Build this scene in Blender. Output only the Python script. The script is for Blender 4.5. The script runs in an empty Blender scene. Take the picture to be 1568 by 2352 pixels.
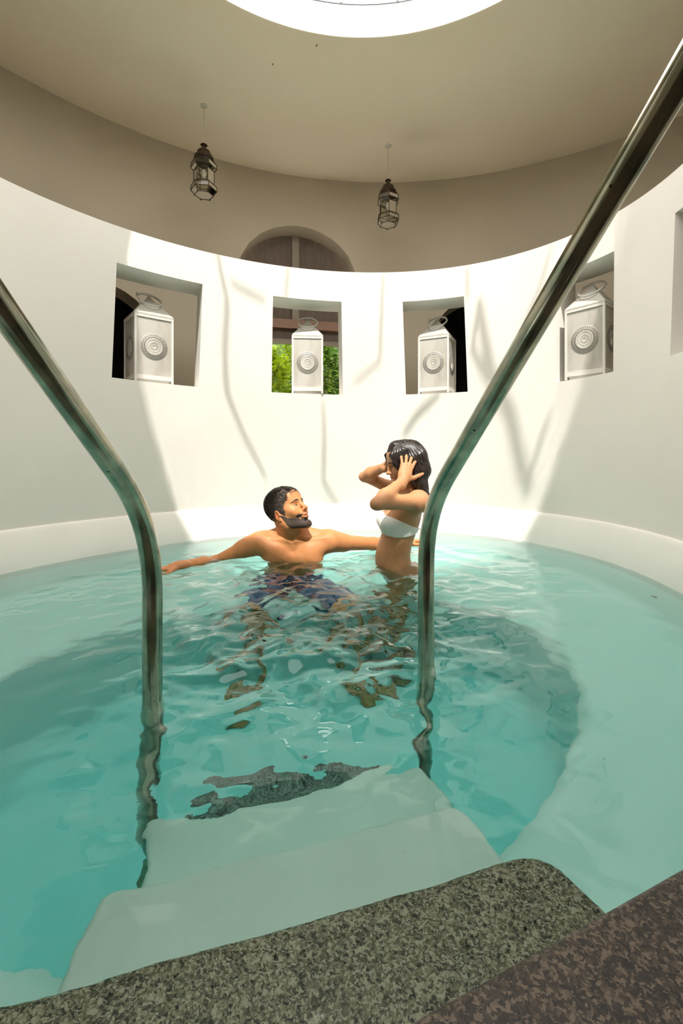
import bpy, bmesh, math, random
import numpy as np
from mathutils import Vector, Matrix
PI = math.pi
R = math.radians
col = bpy.context.scene.collection
F = 1045.0          # focal length in pixels (16 mm class lens in a portrait frame)
YH = 1050.0         # row of the horizon
ZW = -0.56          # water level (eye = 0)
ZD = -0.47          # deck level

def W(px, py, d):
    """point seen at a pixel, at depth d (metres along the view direction)"""
    return Vector(((px-784)/F*d, d, (YH-py)/F*d))

# ------------------------------------------------------------------ materials
def mat(name, color=(.8,.8,.8), rough=.5, metal=0.0, **kw):
    m = bpy.data.materials.new(name); m.use_nodes = True
    b = m.node_tree.nodes['Principled BSDF']
    b.inputs['Base Color'].default_value = (*color, 1)
    b.inputs['Roughness'].default_value = rough
    b.inputs['Metallic'].default_value = metal
    for k, v in kw.items():
        b.inputs[k.replace('_', ' ')].default_value = v
    return m

def nd(m, t, **kw):
    n = m.node_tree.nodes.new(t)
    for k, v in kw.items(): setattr(n, k, v)
    return n

def noise_mat(name, c1, c2, scale=3, rough=.6, detail=4, bump=0.0, bscale=None, lo=.35, hi=.65, metal=0, stretch=(1,1,1), bdist=.01, **kw):
    m = mat(name, c1, rough, metal, **kw); nt = m.node_tree; b = nt.nodes['Principled BSDF']
    tc = nd(m, 'ShaderNodeTexCoord'); mp = nd(m, 'ShaderNodeMapping'); mp.inputs['Scale'].default_value = stretch
    nt.links.new(tc.outputs['Object'], mp.inputs['Vector'])
    n = nd(m, 'ShaderNodeTexNoise'); n.inputs['Scale'].default_value = scale; n.inputs['Detail'].default_value = detail
    nt.links.new(mp.outputs[0], n.inputs['Vector'])
    r = nd(m, 'ShaderNodeValToRGB'); r.color_ramp.elements[0].position = lo; r.color_ramp.elements[1].position = hi
    r.color_ramp.elements[0].color = (*c1, 1); r.color_ramp.elements[1].color = (*c2, 1)
    nt.links.new(n.outputs['Fac'], r.inputs[0]); nt.links.new(r.outputs[0], b.inputs['Base Color'])
    if bump:
        n2 = nd(m, 'ShaderNodeTexNoise'); n2.inputs['Scale'].default_value = bscale or scale*4; n2.inputs['Detail'].default_value = 3
        nt.links.new(mp.outputs[0], n2.inputs['Vector'])
        bp = nd(m, 'ShaderNodeBump'); bp.inputs['Strength'].default_value = bump; bp.inputs['Distance'].default_value = bdist
        nt.links.new(n2.outputs['Fac'], bp.inputs['Height']); nt.links.new(bp.outputs[0], b.inputs['Normal'])
    return m

def granite(name, cols, scale, rough=.5):
    m = mat(name, cols[0], rough); nt = m.node_tree; b = nt.nodes['Principled BSDF']
    tc = nd(m, 'ShaderNodeTexCoord')
    v = nd(m, 'ShaderNodeTexVoronoi'); v.inputs['Scale'].default_value = scale; v.inputs['Randomness'].default_value = 1
    n0 = nd(m, 'ShaderNodeTexNoise'); n0.inputs['Scale'].default_value = scale*.5; n0.inputs['Detail'].default_value = 4
    mx = nd(m, 'ShaderNodeVectorMath', operation='MULTIPLY_ADD'); mx.inputs[1].default_value = (.012,)*3
    nt.links.new(tc.outputs['Object'], n0.inputs['Vector'])
    nt.links.new(n0.outputs['Color'], mx.inputs[0]); nt.links.new(tc.outputs['Object'], mx.inputs[2])
    nt.links.new(mx.outputs[0], v.inputs['Vector'])
    sp = nd(m, 'ShaderNodeSeparateColor'); nt.links.new(v.outputs['Color'], sp.inputs[0])
    n1 = nd(m, 'ShaderNodeTexNoise'); n1.inputs['Scale'].default_value = scale*.3; n1.inputs['Detail'].default_value = 6
    nt.links.new(tc.outputs['Object'], n1.inputs['Vector'])
    ad = nd(m, 'ShaderNodeMath', operation='MULTIPLY_ADD'); ad.inputs[1].default_value = .55
    nt.links.new(sp.outputs[0], ad.inputs[0])
    ml = nd(m, 'ShaderNodeMath', operation='MULTIPLY'); ml.inputs[1].default_value = .55
    nt.links.new(n1.outputs['Fac'], ml.inputs[0]); nt.links.new(ml.outputs[0], ad.inputs[2])
    r = nd(m, 'ShaderNodeValToRGB'); r.color_ramp.interpolation = 'LINEAR'
    el = r.color_ramp.elements
    while len(el) < len(cols): el.new(.5)
    for i, c in enumerate(cols):
        el[i].position = .14 + .62*i/(len(cols)-1); el[i].color = (*c, 1)
    nt.links.new(ad.outputs[0], r.inputs[0]); nt.links.new(r.outputs[0], b.inputs['Base Color'])
    bp = nd(m, 'ShaderNodeBump'); bp.inputs['Strength'].default_value = .35; bp.inputs['Distance'].default_value = .002
    nt.links.new(ad.outputs[0], bp.inputs['Height']); nt.links.new(bp.outputs[0], b.inputs['Normal'])
    return m

M = {}
M['plaster'] = noise_mat('white_plaster', (.785,.75,.695), (.82,.79,.735), 1.6, .75, bump=.12, bscale=9, bdist=.006)
M['plaster_rim'] = noise_mat('smooth_white_plaster', (.81,.785,.74), (.85,.825,.78), 2.5, .5, bump=.08, bscale=6, bdist=.006)
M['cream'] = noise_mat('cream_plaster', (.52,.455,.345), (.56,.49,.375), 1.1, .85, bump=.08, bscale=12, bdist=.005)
M['ceiling'] = noise_mat('cream_ceiling_plaster', (.84,.745,.56), (.87,.775,.59), 1.0, .85, bump=.05, bscale=8, bdist=.005)
M['pool'] = noise_mat('pool_plaster', (.72,.83,.79), (.76,.86,.82), 3, .6)
M['poolfloor'] = noise_mat('pool_floor_plaster', (.56,.84,.85), (.61,.87,.88), 2.2, .6)
M['stepwhite'] = noise_mat('pale_step_plaster', (.70,.74,.68), (.76,.79,.73), 4, .55)
M['granite_dark'] = granite('brown_granite', [(.002,.0015,.001), (.003,.002,.001), (.015,.0095,.005), (.038,.026,.015), (.13,.098,.068)], 300)
M['granite_wet'] = granite('grey_granite', [(.010,.009,.006), (.022,.019,.012), (.13,.105,.062), (.25,.21,.135), (.46,.40,.29)], 330)
M['granite_deep'] = granite('dark_grey_granite', [(.02,.022,.020), (.05,.055,.05), (.10,.11,.10), (.17,.18,.165), (.28,.30,.27)], 300)
M['white_metal'] = noise_mat('white_painted_metal', (.50,.48,.43), (.34,.31,.26), 9, .45, bump=.15, bscale=30, bdist=.003, lo=.45, hi=.75, stretch=(1,1,.35))
M['white_edge'] = mat('white_paint_edge', (.66,.64,.59), .4)
M['hole'] = mat('dark_hole', (.06,.05,.04), .9)
M['bronze'] = noise_mat('aged_bronze', (.035,.022,.014), (.075,.05,.03), 30, .45, metal=.6)
M['cord'] = mat('pale_cord', (.62,.58,.48), .7)
M['wood_tan'] = mat('tan_wood', (.30,.25,.20), .6)
M['wood_dark'] = noise_mat('brown_shade_panel', (.15,.115,.09), (.19,.145,.115), 6, .8, stretch=(8,8,1))
M['wood_red'] = mat('reddish_wood', (.34,.20,.14), .6)
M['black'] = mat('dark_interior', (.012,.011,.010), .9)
M['grey_wall'] = noise_mat('grey_wall', (.52,.50,.47), (.55,.53,.50), 3, .85)
M['ground'] = noise_mat('garden_soil', (.10,.13,.04), (.16,.2,.07), 5, .9)

def leafmat(name, c1, c2):
    m = noise_mat(name, c1, c2, 14, .5); b = m.node_tree.nodes['Principled BSDF']; nt = m.node_tree
    tr = nd(m, 'ShaderNodeBsdfTranslucent'); mx = nd(m, 'ShaderNodeMixShader'); mx.inputs[0].default_value = .4
    r = [n for n in nt.nodes if n.type == 'VALTORGB'][0]
    nt.links.new(r.outputs[0], tr.inputs['Color'])
    out = nt.nodes['Material Output']
    nt.links.new(b.outputs[0], mx.inputs[1]); nt.links.new(tr.outputs[0], mx.inputs[2]); nt.links.new(mx.outputs[0], out.inputs[0])
    return m
M['leaf_lime'] = leafmat('lime_leaf', (.16,.27,.006), (.36,.44,.015))
M['leaf_green'] = leafmat('green_leaf', (.04,.12,.012), (.20,.30,.04))
M['leaf_dry'] = leafmat('dry_leaf', (.20,.15,.04), (.40,.24,.11))

def glassmat(name, color, rough=.02, ior=1.45):
    m = bpy.data.materials.new(name); m.use_nodes = True; nt = m.node_tree
    for n in list(nt.nodes):
        if n.type != 'OUTPUT_MATERIAL': nt.nodes.remove(n)
    t = nd(m, 'ShaderNodeBsdfTransparent'); t.inputs[0].default_value = (*color, 1)
    g = nd(m, 'ShaderNodeBsdfGlossy'); g.inputs['Roughness'].default_value = rough
    fr = nd(m, 'ShaderNodeFresnel'); fr.inputs[0].default_value = ior
    mx = nd(m, 'ShaderNodeMixShader')
    nt.links.new(fr.outputs[0], mx.inputs[0]); nt.links.new(t.outputs[0], mx.inputs[1]); nt.links.new(g.outputs[0], mx.inputs[2])
    nt.links.new(mx.outputs[0], nt.nodes['Material Output'].inputs[0])
    return m
M['pane'] = glassmat('lamp_glass', (.80,.80,.72))

# brushed weathered steel of the handrails
def steelmat():
    m = mat('weathered_steel', (.30,.32,.26), .2, 1.0); nt = m.node_tree; b = nt.nodes['Principled BSDF']
    tc = nd(m, 'ShaderNodeTexCoord')
    n = nd(m, 'ShaderNodeTexNoise'); n.inputs['Scale'].default_value = 14; n.inputs['Detail'].default_value = 6
    nt.links.new(tc.outputs['Object'], n.inputs['Vector'])
    r = nd(m, 'ShaderNodeValToRGB'); e = r.color_ramp.elements
    e[0].position = .38; e[0].color = (.26,.30,.24,1); e[1].position = .62; e[1].color = (.50,.48,.38,1)
    nt.links.new(n.outputs['Fac'], r.inputs[0])
    v = nd(m, 'ShaderNodeTexVoronoi'); v.inputs['Scale'].default_value = 38
    nt.links.new(tc.outputs['Object'], v.inputs['Vector'])
    lt = nd(m, 'ShaderNodeMapRange'); lt.inputs[1].default_value = .05; lt.inputs[2].default_value = .13
    nt.links.new(v.outputs['Distance'], lt.inputs[0])
    n3 = nd(m, 'ShaderNodeTexNoise'); n3.inputs['Scale'].default_value = 9
    nt.links.new(tc.outputs['Object'], n3.inputs['Vector'])
    gt = nd(m, 'ShaderNodeMath', operation='LESS_THAN'); gt.inputs[1].default_value = .56
    nt.links.new(n3.outputs['Fac'], gt.inputs[0])
    mxm = nd(m, 'ShaderNodeMath', operation='MAXIMUM'); nt.links.new(lt.outputs[0], mxm.inputs[0]); nt.links.new(gt.outputs[0], mxm.inputs[1])
    mx = nd(m, 'ShaderNodeMix', data_type='RGBA'); mx.inputs['A'].default_value = (.03,.03,.02,1)
    nt.links.new(mxm.outputs[0], mx.inputs['Factor']); nt.links.new(r.outputs[0], mx.inputs['B'])
    nt.links.new(mx.outputs['Result'], b.inputs['Base Color'])
    mr = nd(m, 'ShaderNodeMapRange'); mr.inputs[3].default_value = .06; mr.inputs[4].default_value = .26
    nt.links.new(n.outputs['Fac'], mr.inputs[0]); nt.links.new(mr.outputs[0], b.inputs['Roughness'])
    return m
M['steel'] = steelmat()

# ------------------------------------------------------------------ mesh builder
class MB:
    def __init__(s): s.v = []; s.f = []
    def add(s, vs, fs):
        o = len(s.v); s.v += [tuple(v) for v in vs]; s.f += [tuple(i+o for i in f) for f in fs]; return s
    def box(s, c, size, rz=0, taper=1.0, m=None):
        x, y, z = size[0]/2, size[1]/2, size[2]/2
        vs = [(a*x*(taper if k > 0 else 1), b*y*(taper if k > 0 else 1), k*z) for k in (-1, 1) for a, b in ((-1,-1),(1,-1),(1,1),(-1,1))]
        mt = Matrix.Translation(c) @ Matrix.Rotation(rz, 4, 'Z')
        if m is not None: mt = m @ mt
        return s.add([mt @ Vector(v) for v in vs], [(3,2,1,0),(4,5,6,7),(0,1,5,4),(1,2,6,5),(2,3,7,6),(3,0,4,7)])
    def tube(s, pts, r, n=8, closed=False, cap=True):
        pts = [Vector(p) for p in pts]; N = len(pts)
        rs = r if hasattr(r, '__len__') else [r]*N
        up = None; rings = []
        for i, p in enumerate(pts):
            if closed: t = (pts[(i+1) % N]-pts[i-1]).normalized()
            else: t = (pts[min(i+1, N-1)]-pts[max(i-1, 0)]).normalized()
            if up is None:
                up = Vector((0,0,1)) if abs(t.z) < .9 else Vector((1,0,0))
            a = (up - t*up.dot(t)).normalized(); b = t.cross(a); up = a
            rings.append([p + rs[i]*(math.cos(2*PI*k/n)*a + math.sin(2*PI*k/n)*b) for k in range(n)])
        vs = [v for q in rings for v in q]; fs = []
        for i in range(N if closed else N-1):
            j = (i+1) % N
            for k in range(n):
                l = (k+1) % n; fs.append((i*n+k, i*n+l, j*n+l, j*n+k))
        if cap and not closed:
            fs.append(tuple(range(n-1, -1, -1))); fs.append(tuple((N-1)*n+k for k in range(n)))
        return s.add(vs, fs)
    def lathe(s, prof, n=24, c=(0,0,0), cap=True, ph=0):
        c = Vector(c); vs = [c+Vector((r*math.cos(2*PI*k/n+ph), r*math.sin(2*PI*k/n+ph), z)) for r, z in prof for k in range(n)]
        fs = [(i*n+k, i*n+(k+1) % n, (i+1)*n+(k+1) % n, (i+1)*n+k) for i in range(len(prof)-1) for k in range(n)]
        if cap: fs += [tuple(range(n-1, -1, -1)), tuple((len(prof)-1)*n+k for k in range(n))]
        return s.add(vs, fs)
    def prism(s, poly, z0, z1, bevel=0.0):
        """vertical prism from a plan polygon, top edge rounded by bevel"""
        n = len(poly); P = [Vector((p[0], p[1])) for p in poly]
        ar = sum(P[i].x*P[(i+1) % n].y-P[(i+1) % n].x*P[i].y for i in range(n))
        if ar < 0: P.reverse()
        prof = [(0, z0)]
        if bevel:
            for k in range(5):
                a = PI/2*k/4; prof.append((bevel*(1-math.cos(a)), z1-bevel+bevel*math.sin(a)))
        else: prof.append((0, z1))
        vs = []
        for off, z in prof:
            for i in range(n):
                a = (P[i]-P[i-1]).normalized(); b = (P[(i+1) % n]-P[i]).normalized()
                na = Vector((-a.y, a.x)); nb = Vector((-b.y, b.x)); nn = (na+nb).normalized()
                q = P[i] + nn*off/max(.5, nn.dot(na)); vs.append((q.x, q.y, z))
        L = len(prof)
        fs = [(i*n+k, i*n+(k+1) % n, (i+1)*n+(k+1) % n, (i+1)*n+k) for i in range(L-1) for k in range(n)]
        fs += [tuple(range(n-1, -1, -1)), tuple((L-1)*n+k for k in range(n))]
        return s.add(vs, fs)
    def build(s, name, m=None, parent=None, smooth=True, angle=35, merge=False):
        me = bpy.data.meshes.new(name)
        vs, fs = s.v, s.f
        if merge:
            key = {}; mp = []; nv = []
            for v in vs:
                k = (round(v[0], 5), round(v[1], 5), round(v[2], 5))
                if k not in key: key[k] = len(nv); nv.append(v)
                mp.append(key[k])
            nf = []
            for f in fs:
                g = []
                for i in f:
                    if mp[i] not in g: g.append(mp[i])
                if len(g) > 2: nf.append(tuple(g))
            vs, fs = nv, nf
        me.from_pydata(vs, [], fs)
        if smooth:
            bm = bmesh.new(); bm.from_mesh(me)
            for f in bm.faces: f.smooth = True
            c = math.radians(angle)
            for e in bm.edges: e.smooth = len(e.link_faces) == 2 and e.calc_face_angle(9) < c
            bm.to_mesh(me); bm.free()
        me.validate()
        o = bpy.data.objects.new(name, me); col.objects.link(o)
        if m: me.materials.append(m)
        if parent: o.parent = parent
        return o

def tag(o, label=None, cat=None, group=None, kind=None):
    if label: o['label'] = label
    if cat: o['category'] = cat
    if group: o['group'] = group
    if kind: o['kind'] = kind
    return o
def empty(name, loc=(0,0,0), rz=0):
    o = bpy.data.objects.new(name, None); col.objects.link(o); o.location = loc; o.rotation_euler = (0, 0, rz); o.empty_display_size = .05
    return o
def copy_tree(o, parent=None):
    c = o.copy(); col.objects.link(c); c.parent = parent
    for ch in list(o.children): copy_tree(ch, c)
    return c

# ------------------------------------------------------------------ plan curves
def ellr(e, th, c):
    """polar radius about c of the ellipse e=(a,b,cx,cy,phi) in direction th"""
    a, b, cx, cy, ph = e
    dx, dy = math.cos(th), math.sin(th); ox, oy = c[0]-cx, c[1]-cy
    cp, sp = math.cos(ph), math.sin(ph)
    u, v = (dx*cp+dy*sp)/a, (-dx*sp+dy*cp)/b; p, q = (ox*cp+oy*sp)/a, (-ox*sp+oy*cp)/b
    A = u*u+v*v; B = 2*(u*p+v*q); C = p*p+q*q-1
    return (-B+math.sqrt(B*B-4*A*C))/(2*A)
CP = (-.13, 1.83)
E_TOP = (1.764, 1.367, -.124, 1.817, .512)
E_LED = (1.795, 1.459, -.153, 1.926, .752)
E_WAT = (1.804, 1.423, -.168, 1.854, .843)
E_PIT = (1.016, .761, -.16, 1.561, .441)
CO = (.319, 1.093)
E_OUT = (3.296, 3.200, .319, 1.093, .392)
OC = (.13, 1.48, 1.34)
ZC = 2.60; ZR = 2.79; ZWT = 1.335; ZL = -.365

def pt_wall(th, z):
    t = (z-ZL)/(ZWT-ZL)
    r = ellr(E_LED, th, CP)*(1-t)+ellr(E_TOP, th, CP)*t
    return Vector((CP[0]+r*math.cos(th), CP[1]+r*math.sin(th), z))
def pt_out(th, z):
    r = ellr(E_OUT, th, CO)
    return Vector((CO[0]+r*math.cos(th), CO[1]+r*math.sin(th), z))

def theta_of_px(ptf, px, z, c):
    """polar angle where the vertical plane through a picture column meets the wall"""
    best = None
    for i in range(2000):
        th = R(-10)+R(200)*i/1999
        p = ptf(th, z)
        if p.y > .3:
            e = abs(784+F*p.x/p.y-px)
            if best is None or e < best[0]: best = (e, th)
    return best[1]

def strip_wall(ptf, ths, z0, z1, thick, holes, twist=None):
    """wall band; holes = list of (tha, thb, zlo, zhi(th)); reveals go through along the wall normal"""
    mb = MB()
    for h in holes: ths = ths+[h[0], h[1]]+[h[0]+(h[1]-h[0])*k/10 for k in range(1, 10)]
    ths = sorted(set(round(t, 6) for t in ths))
    def nrm(th):
        a = ptf(th-.01, .8); b = ptf(th+.01, .8); t = (b-a).normalized(); v = Vector((t.y, -t.x, 0))
        if twist: v.rotate(Matrix.Rotation(twist(th), 3, 'Z'))
        return v
    hn = {}
    def out(th, z):
        n = nrm(th)
        return ptf(th, z)+n*thick
    for i in range(len(ths)-1):
        a, b = ths[i], ths[i+1]; m = (a+b)/2
        segs_a = [z0]; segs_b = [z0]
        for h in holes:
            if h[0]-1e-5 <= a and b <= h[1]+1e-5:
                segs_a += [h[2], h[3](a)]; segs_b += [h[2], h[3](b)]
                jl = abs(a-h[0]) < 1e-5; jr = abs(b-h[1]) < 1e-5
                for (fl, th) in ((jl, a), (jr, b)):
                    if fl and h[3](th)-h[2] > .01:
                        mb.add([ptf(th, h[2]), ptf(th, h[3](th)), out(th, h[3](th)), out(th, h[2])], [(0,1,2,3) if fl is jl and th == a else (3,2,1,0)])
                mb.add([ptf(a, h[2]), ptf(b, h[2]), out(b, h[2]), out(a, h[2])], [(0,1,2,3)])
                mb.add([ptf(a, h[3](a)), ptf(b, h[3](b)), out(b, h[3](b)), out(a, h[3](a))], [(3,2,1,0)])
        segs_a.append(z1); segs_b.append(z1)
        for k in range(0, len(segs_a), 2):
            mb.add([ptf(a, segs_a[k]), ptf(b, segs_b[k]), ptf(b, segs_b[k+1]), ptf(a, segs_a[k+1])], [(3,2,1,0)])
            mb.add([out(a, segs_a[k]), out(b, segs_b[k]), out(b, segs_b[k+1]), out(a, segs_a[k+1])], [(0,1,2,3)])
        mb.add([ptf(a, z1), ptf(b, z1), out(b, z1), out(a, z1)], [(3,2,1,0)])
    return mb, out

# ------------------------------------------------------------------ inner pool wall with five niches
OPEN = R(38)
th_lo, th_hi = -PI/2+OPEN, 1.5*PI-OPEN
ths = [th_lo+(th_hi-th_lo)*i/180 for i in range(181)]
niche_px = [(262, 461), (625, 786), (928, 1069), (1276, 1409), (1544, None)]
holes = []; niche_th = []
for a, b in niche_px:
    if b is None:
        t1 = theta_of_px(pt_wall, 1544, .8, CP); t0 = t1-R(17)
    else:
        t1 = theta_of_px(pt_wall, a, .8, CP); t0 = theta_of_px(pt_wall, b, .8, CP)
    holes.append((t0, t1, .468, lambda th: 1.13)); niche_th.append((t0, t1))
mb, wall_out = strip_wall(pt_wall, ths, ZL, ZWT, .24, holes, lambda th: -R(9)*max(0, min(1, (th-R(108))/R(15))))
for th in (th_lo, th_hi):   # end faces
    mb.add([pt_wall(th, ZL), pt_wall(th, ZWT), wall_out(th, ZWT), wall_out(th, ZL)], [(0,1,2,3)])
wi = mb.build('wall_inner', M['plaster'], merge=True); tag(wi, 'curved white plaster wall around the pool, pierced by square niches', None, None, 'structure')
# the rounded rim under the wall, running into the water and down to the bench
def ring_pts(e, z, n=181, c=CP, lo=th_lo, hi=th_hi, dr=0.0):
    out = []
    for i in range(n):
        th = lo+(hi-lo)*i/(n-1); r = ellr(e, th, c)+dr; out.append(Vector((c[0]+r*math.cos(th), c[1]+r*math.sin(th), z)))
    return out
def loft(rings, closed=False):
    m = MB(); n = len(rings[0]); vs = [v for r in rings for v in r]
    fs = [(i*n+k, i*n+(k+1) % n, (i+1)*n+(k+1) % n, (i+1)*n+k) for i in range(len(rings)-1) for k in range(n if closed else n-1)]
    return m.add(vs, fs)
ZB = -1.01; ZF = -1.56
full = dict(lo=-PI, hi=PI, n=241)
rim = loft([ring_pts(E_LED, ZL-.02, dr=.24), ring_pts(E_LED, ZL+.004, dr=.05), ring_pts(E_LED, ZL+.004, dr=-.006), ring_pts(E_LED, ZL-.004, dr=-.014), ring_pts(E_LED, ZL-.02, dr=-.020),
            ring_pts(E_WAT, -.48, dr=.008), ring_pts(E_WAT, -.56), ring_pts(E_WAT, -.66, dr=-.01)])
o = rim.build('trim_1', M['plaster_rim'], angle=50); tag(o, 'smooth white rim of the pool just above the waterline', None, None, 'structure')
# basin: wall below water, bench ring, pit
bas = loft([ring_pts(E_WAT, -.62, dr=.03, **full), ring_pts(E_WAT, -.66, dr=-.012, **full), ring_pts(E_WAT, -.93, dr=-.03, **full), ring_pts(E_WAT, -.99, dr=-.055, **full), ring_pts(E_WAT, ZB, dr=-.12, **full),
            ring_pts(E_PIT, ZB, dr=.04, **full), ring_pts(E_PIT, ZB-.01, dr=.012, **full), ring_pts(E_PIT, ZB-.04, dr=0, **full)])
o = bas.build('wall_pool', M['pool'], angle=60); tag(o, 'submerged pool wall and seat ring, seen pale green through water', None, None, 'structure')
pit = loft([ring_pts(E_PIT, ZB-.04, dr=0, **full), ring_pts(E_PIT, ZF+.12, dr=-.03, **full), ring_pts(E_PIT, ZF+.03, dr=-.06, **full), ring_pts(E_PIT, ZF, dr=-.14, **full)])
n0 = len(pit.v)-241; pit.f.append(tuple(range(n0, n0+240)))
o = pit.build('floor_pool', M['poolfloor'], angle=60); tag(o, 'deep turquoise floor in the centre of the pool', None, None, 'structure')

# ------------------------------------------------------------------ stairs (own frame, turned 16 degrees)
SU = Vector((math.cos(R(16)), math.sin(R(16)), 0)); SV = Vector((-math.sin(R(16)), math.cos(R(16)), 0))
def S(u, v): p = SU*u+SV*v; return (p.x, p.y)
def rounded(pts, rad, seg=6):
    """round the corners of a plan polygon; rad per corner"""
    out = []; n = len(pts)
    for i in range(n):
        p = Vector(pts[i]); a = Vector(pts[i-1]); b = Vector(pts[(i+1) % n]); r = rad[i]
        if r <= 0: out.append(tuple(p)); continue
        d1 = (a-p).normalized(); d2 = (b-p).normalized()
        s, e = p+d1*r, p+d2*r
        for k in range(seg+1):
            t = k/seg; q = s*(1-t)**2+p*2*t*(1-t)+e*t*t; out.append(tuple(q))
    return out
def step(name, corners, rad, z0, z1, m, bev, label=None):
    mbx = MB().prism(rounded([S(*c) for c in corners], rad), z0, z1, bev)
    return tag(mbx.build(name, m, angle=30), label, None, None, 'structure')
step('granite_step', [(-.95,.20),(.60,.20),(.525,.635),(-.95,.64)], [0,0,.055,0], -1.2, -.71, M['granite_wet'], .015, 'grey speckled granite step just under the water')
step('pool_step', [(-.26,.50),(.56,.50),(.50,.865),(-.185,.875)], [0,0,.03,.03], -1.3, -.875, M['stepwhite'], .015, 'pale underwater step below the granite step')
step('pool_step', [(-.16,.70),(.56,.70),(.53,1.10),(-.13,1.09)], [0,0,.03,.03], ZF+.001, -1.005, M['stepwhite'], .015, 'lowest pale underwater step between the handrails')
arc = [(-.14,1.0), (.57,1.0)]+[(.215+.355*math.cos(PI*k/16), 1.10+.215*math.sin(PI*k/16)) for k in range(17)]
step('granite_step', arc, [0]*len(arc), ZF+.001, -1.21, M['granite_deep'], .01, 'bow-fronted dark granite step deep under the water')
# brown granite deck around the camera side; its edge crosses the lower right corner
e0, e1 = Vector((.042,.377)), Vector((.396,.528)); dd = (e1-e0).normalized()
deckp = [tuple(e0-dd*1.6), tuple(e0), tuple(e1), tuple(e1+dd*1.1), (2.2,.95), (2.2,-1.9), (-2.0,-1.9), (-2.0,-.3)]
o = MB().prism(deckp, -1.25, ZD, .012).build('floor_deck', M['granite_dark'], angle=30)
tag(o, 'brown speckled granite deck at the near edge of the pool', None, None, 'structure')

# corridor floor around the pool wall
fl = loft([ring_pts(E_LED, ZD, dr=.10, **full), [pt_out(-PI+2*PI*i/240, ZD) for i in range(241)]])
o = fl.build('floor', M['granite_dark'], angle=30); tag(o, None, None, None, 'structure'); o.location.z = -.002

# ------------------------------------------------------------------ outer wall with arches, ceiling with the round opening
def th_out(px, z=1.0): return theta_of_px(pt_out, px, z, CO)
AC = theta_of_px(pt_out, 685, 1.8, CO); acp = pt_out(AC, 0)
ARW = .57; ARS = 1.57
def arch(thc, rad, spring):
    c = pt_out(thc, 0)
    def f(th):
        p = pt_out(th, 0); d = min((p-c).length, rad*.99999); return spring+math.sqrt(max(0, rad*rad-d*d))
    # half angle
    lo, hi = 0, .6
    for _ in range(40):
        m = (lo+hi)/2
        if (pt_out(thc+m, 0)-c).length < rad: lo = m
        else: hi = m
    return (thc-lo, thc+lo, f)
a1 = arch(AC, ARW, ARS)
A2 = th_out(232); a2 = arch(A2, .42, .92)
A3 = th_out(1098); a3 = arch(A3, .42, 1.06)
oh = [(a1[0], a1[1], ZD, a1[2]), (a2[0], a2[1], ZD, a2[2]), (a3[0], a3[1], ZD, a3[2])]
oth = [-PI/2+2*PI*i/240 for i in range(241)]
mb, out_out = strip_wall(pt_out, oth, ZD-.05, ZC+.02, .20, oh)
# finer columns near the arches come from the hole lists
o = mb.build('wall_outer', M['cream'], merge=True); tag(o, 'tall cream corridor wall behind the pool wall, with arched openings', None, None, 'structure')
# rooms behind the two side arches, painted near black for their unlit depth
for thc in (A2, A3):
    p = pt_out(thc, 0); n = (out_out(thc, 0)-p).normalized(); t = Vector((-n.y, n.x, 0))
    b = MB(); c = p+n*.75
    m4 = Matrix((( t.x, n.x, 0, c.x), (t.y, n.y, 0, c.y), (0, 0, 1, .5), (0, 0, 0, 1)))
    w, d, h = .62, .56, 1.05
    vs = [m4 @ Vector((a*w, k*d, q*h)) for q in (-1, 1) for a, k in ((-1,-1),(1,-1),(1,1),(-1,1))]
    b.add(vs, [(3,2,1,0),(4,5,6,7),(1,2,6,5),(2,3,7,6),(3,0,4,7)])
    o = b.build('alcove', M['black'], smooth=False); tag(o, 'room behind a side arch, walls near black for its unlit depth', None, None, 'structure')

def oculus_pt(a, rad, z):
    # slightly egg-shaped opening, its unseen near half stretched to let sun onto the bathers
    k = rad/OC[2]; c, s = math.cos(a), math.sin(a)
    p, rx, ry = (2.0, 1.40, 1.34) if s > 0 else (1.82, 1.40, 1.40)
    r = (abs(c/rx)**p+abs(s/ry)**p)**(-1/p)
    return Vector((OC[0]+k*r*c, OC[1]+k*r*s, z))
def oculus_ring(z, rad, n=240):
    return [oculus_pt(-PI+2*PI*i/n, rad, z) for i in range(n+1)]
def outer_ring(z, extra, n=240):
    r = []
    for i in range(n+1):
        th = -PI+2*PI*i/n; e = ellr(E_OUT, th, (OC[0], OC[1]))+extra
        r.append(Vector((OC[0]+e*math.cos(th), OC[1]+e*math.sin(th), z)))
    return r
cl = loft([outer_ring(ZC, .22), oculus_ring(ZC, OC[2]+.012), oculus_ring(ZC+.004, OC[2]+.003)])
cl2 = loft([oculus_ring(ZR, OC[2]+.15), outer_ring(ZR-.06, .22), outer_ring(ZC, .22)]); cl.add(cl2.v, cl2.f)
o = cl.build('ceiling', M['ceiling'], merge=True); tag(o, 'flat cream plaster ceiling with a large round opening', None, None, 'structure')
cb = loft([oculus_ring(ZC+.004, OC[2]+.003), oculus_ring(ZC+.012, OC[2]), oculus_ring(ZR, OC[2]), oculus_ring(ZR, OC[2]+.15)])
o = cb.build('trim_2', M['plaster'], merge=True); tag(o, 'white curb lining the round roof opening', None, None, 'structure')
fr = MB().tube([oculus_pt(2*PI*i/96, OC[2]-.01, ZR+.004) for i in range(96)], .005, 6, closed=True)
for i in range(24):
    a = 2*PI*i/24+.1; fr.box(oculus_pt(a, OC[2]-.008, ZR+.012), (.02, .012, .012), a)
o = fr.build('edge_cable', mat('grey_wire', (.25,.25,.26), .5), angle=60)
tag(o, 'thin dark wire clipped round the top of the roof opening', 'wire')
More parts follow.
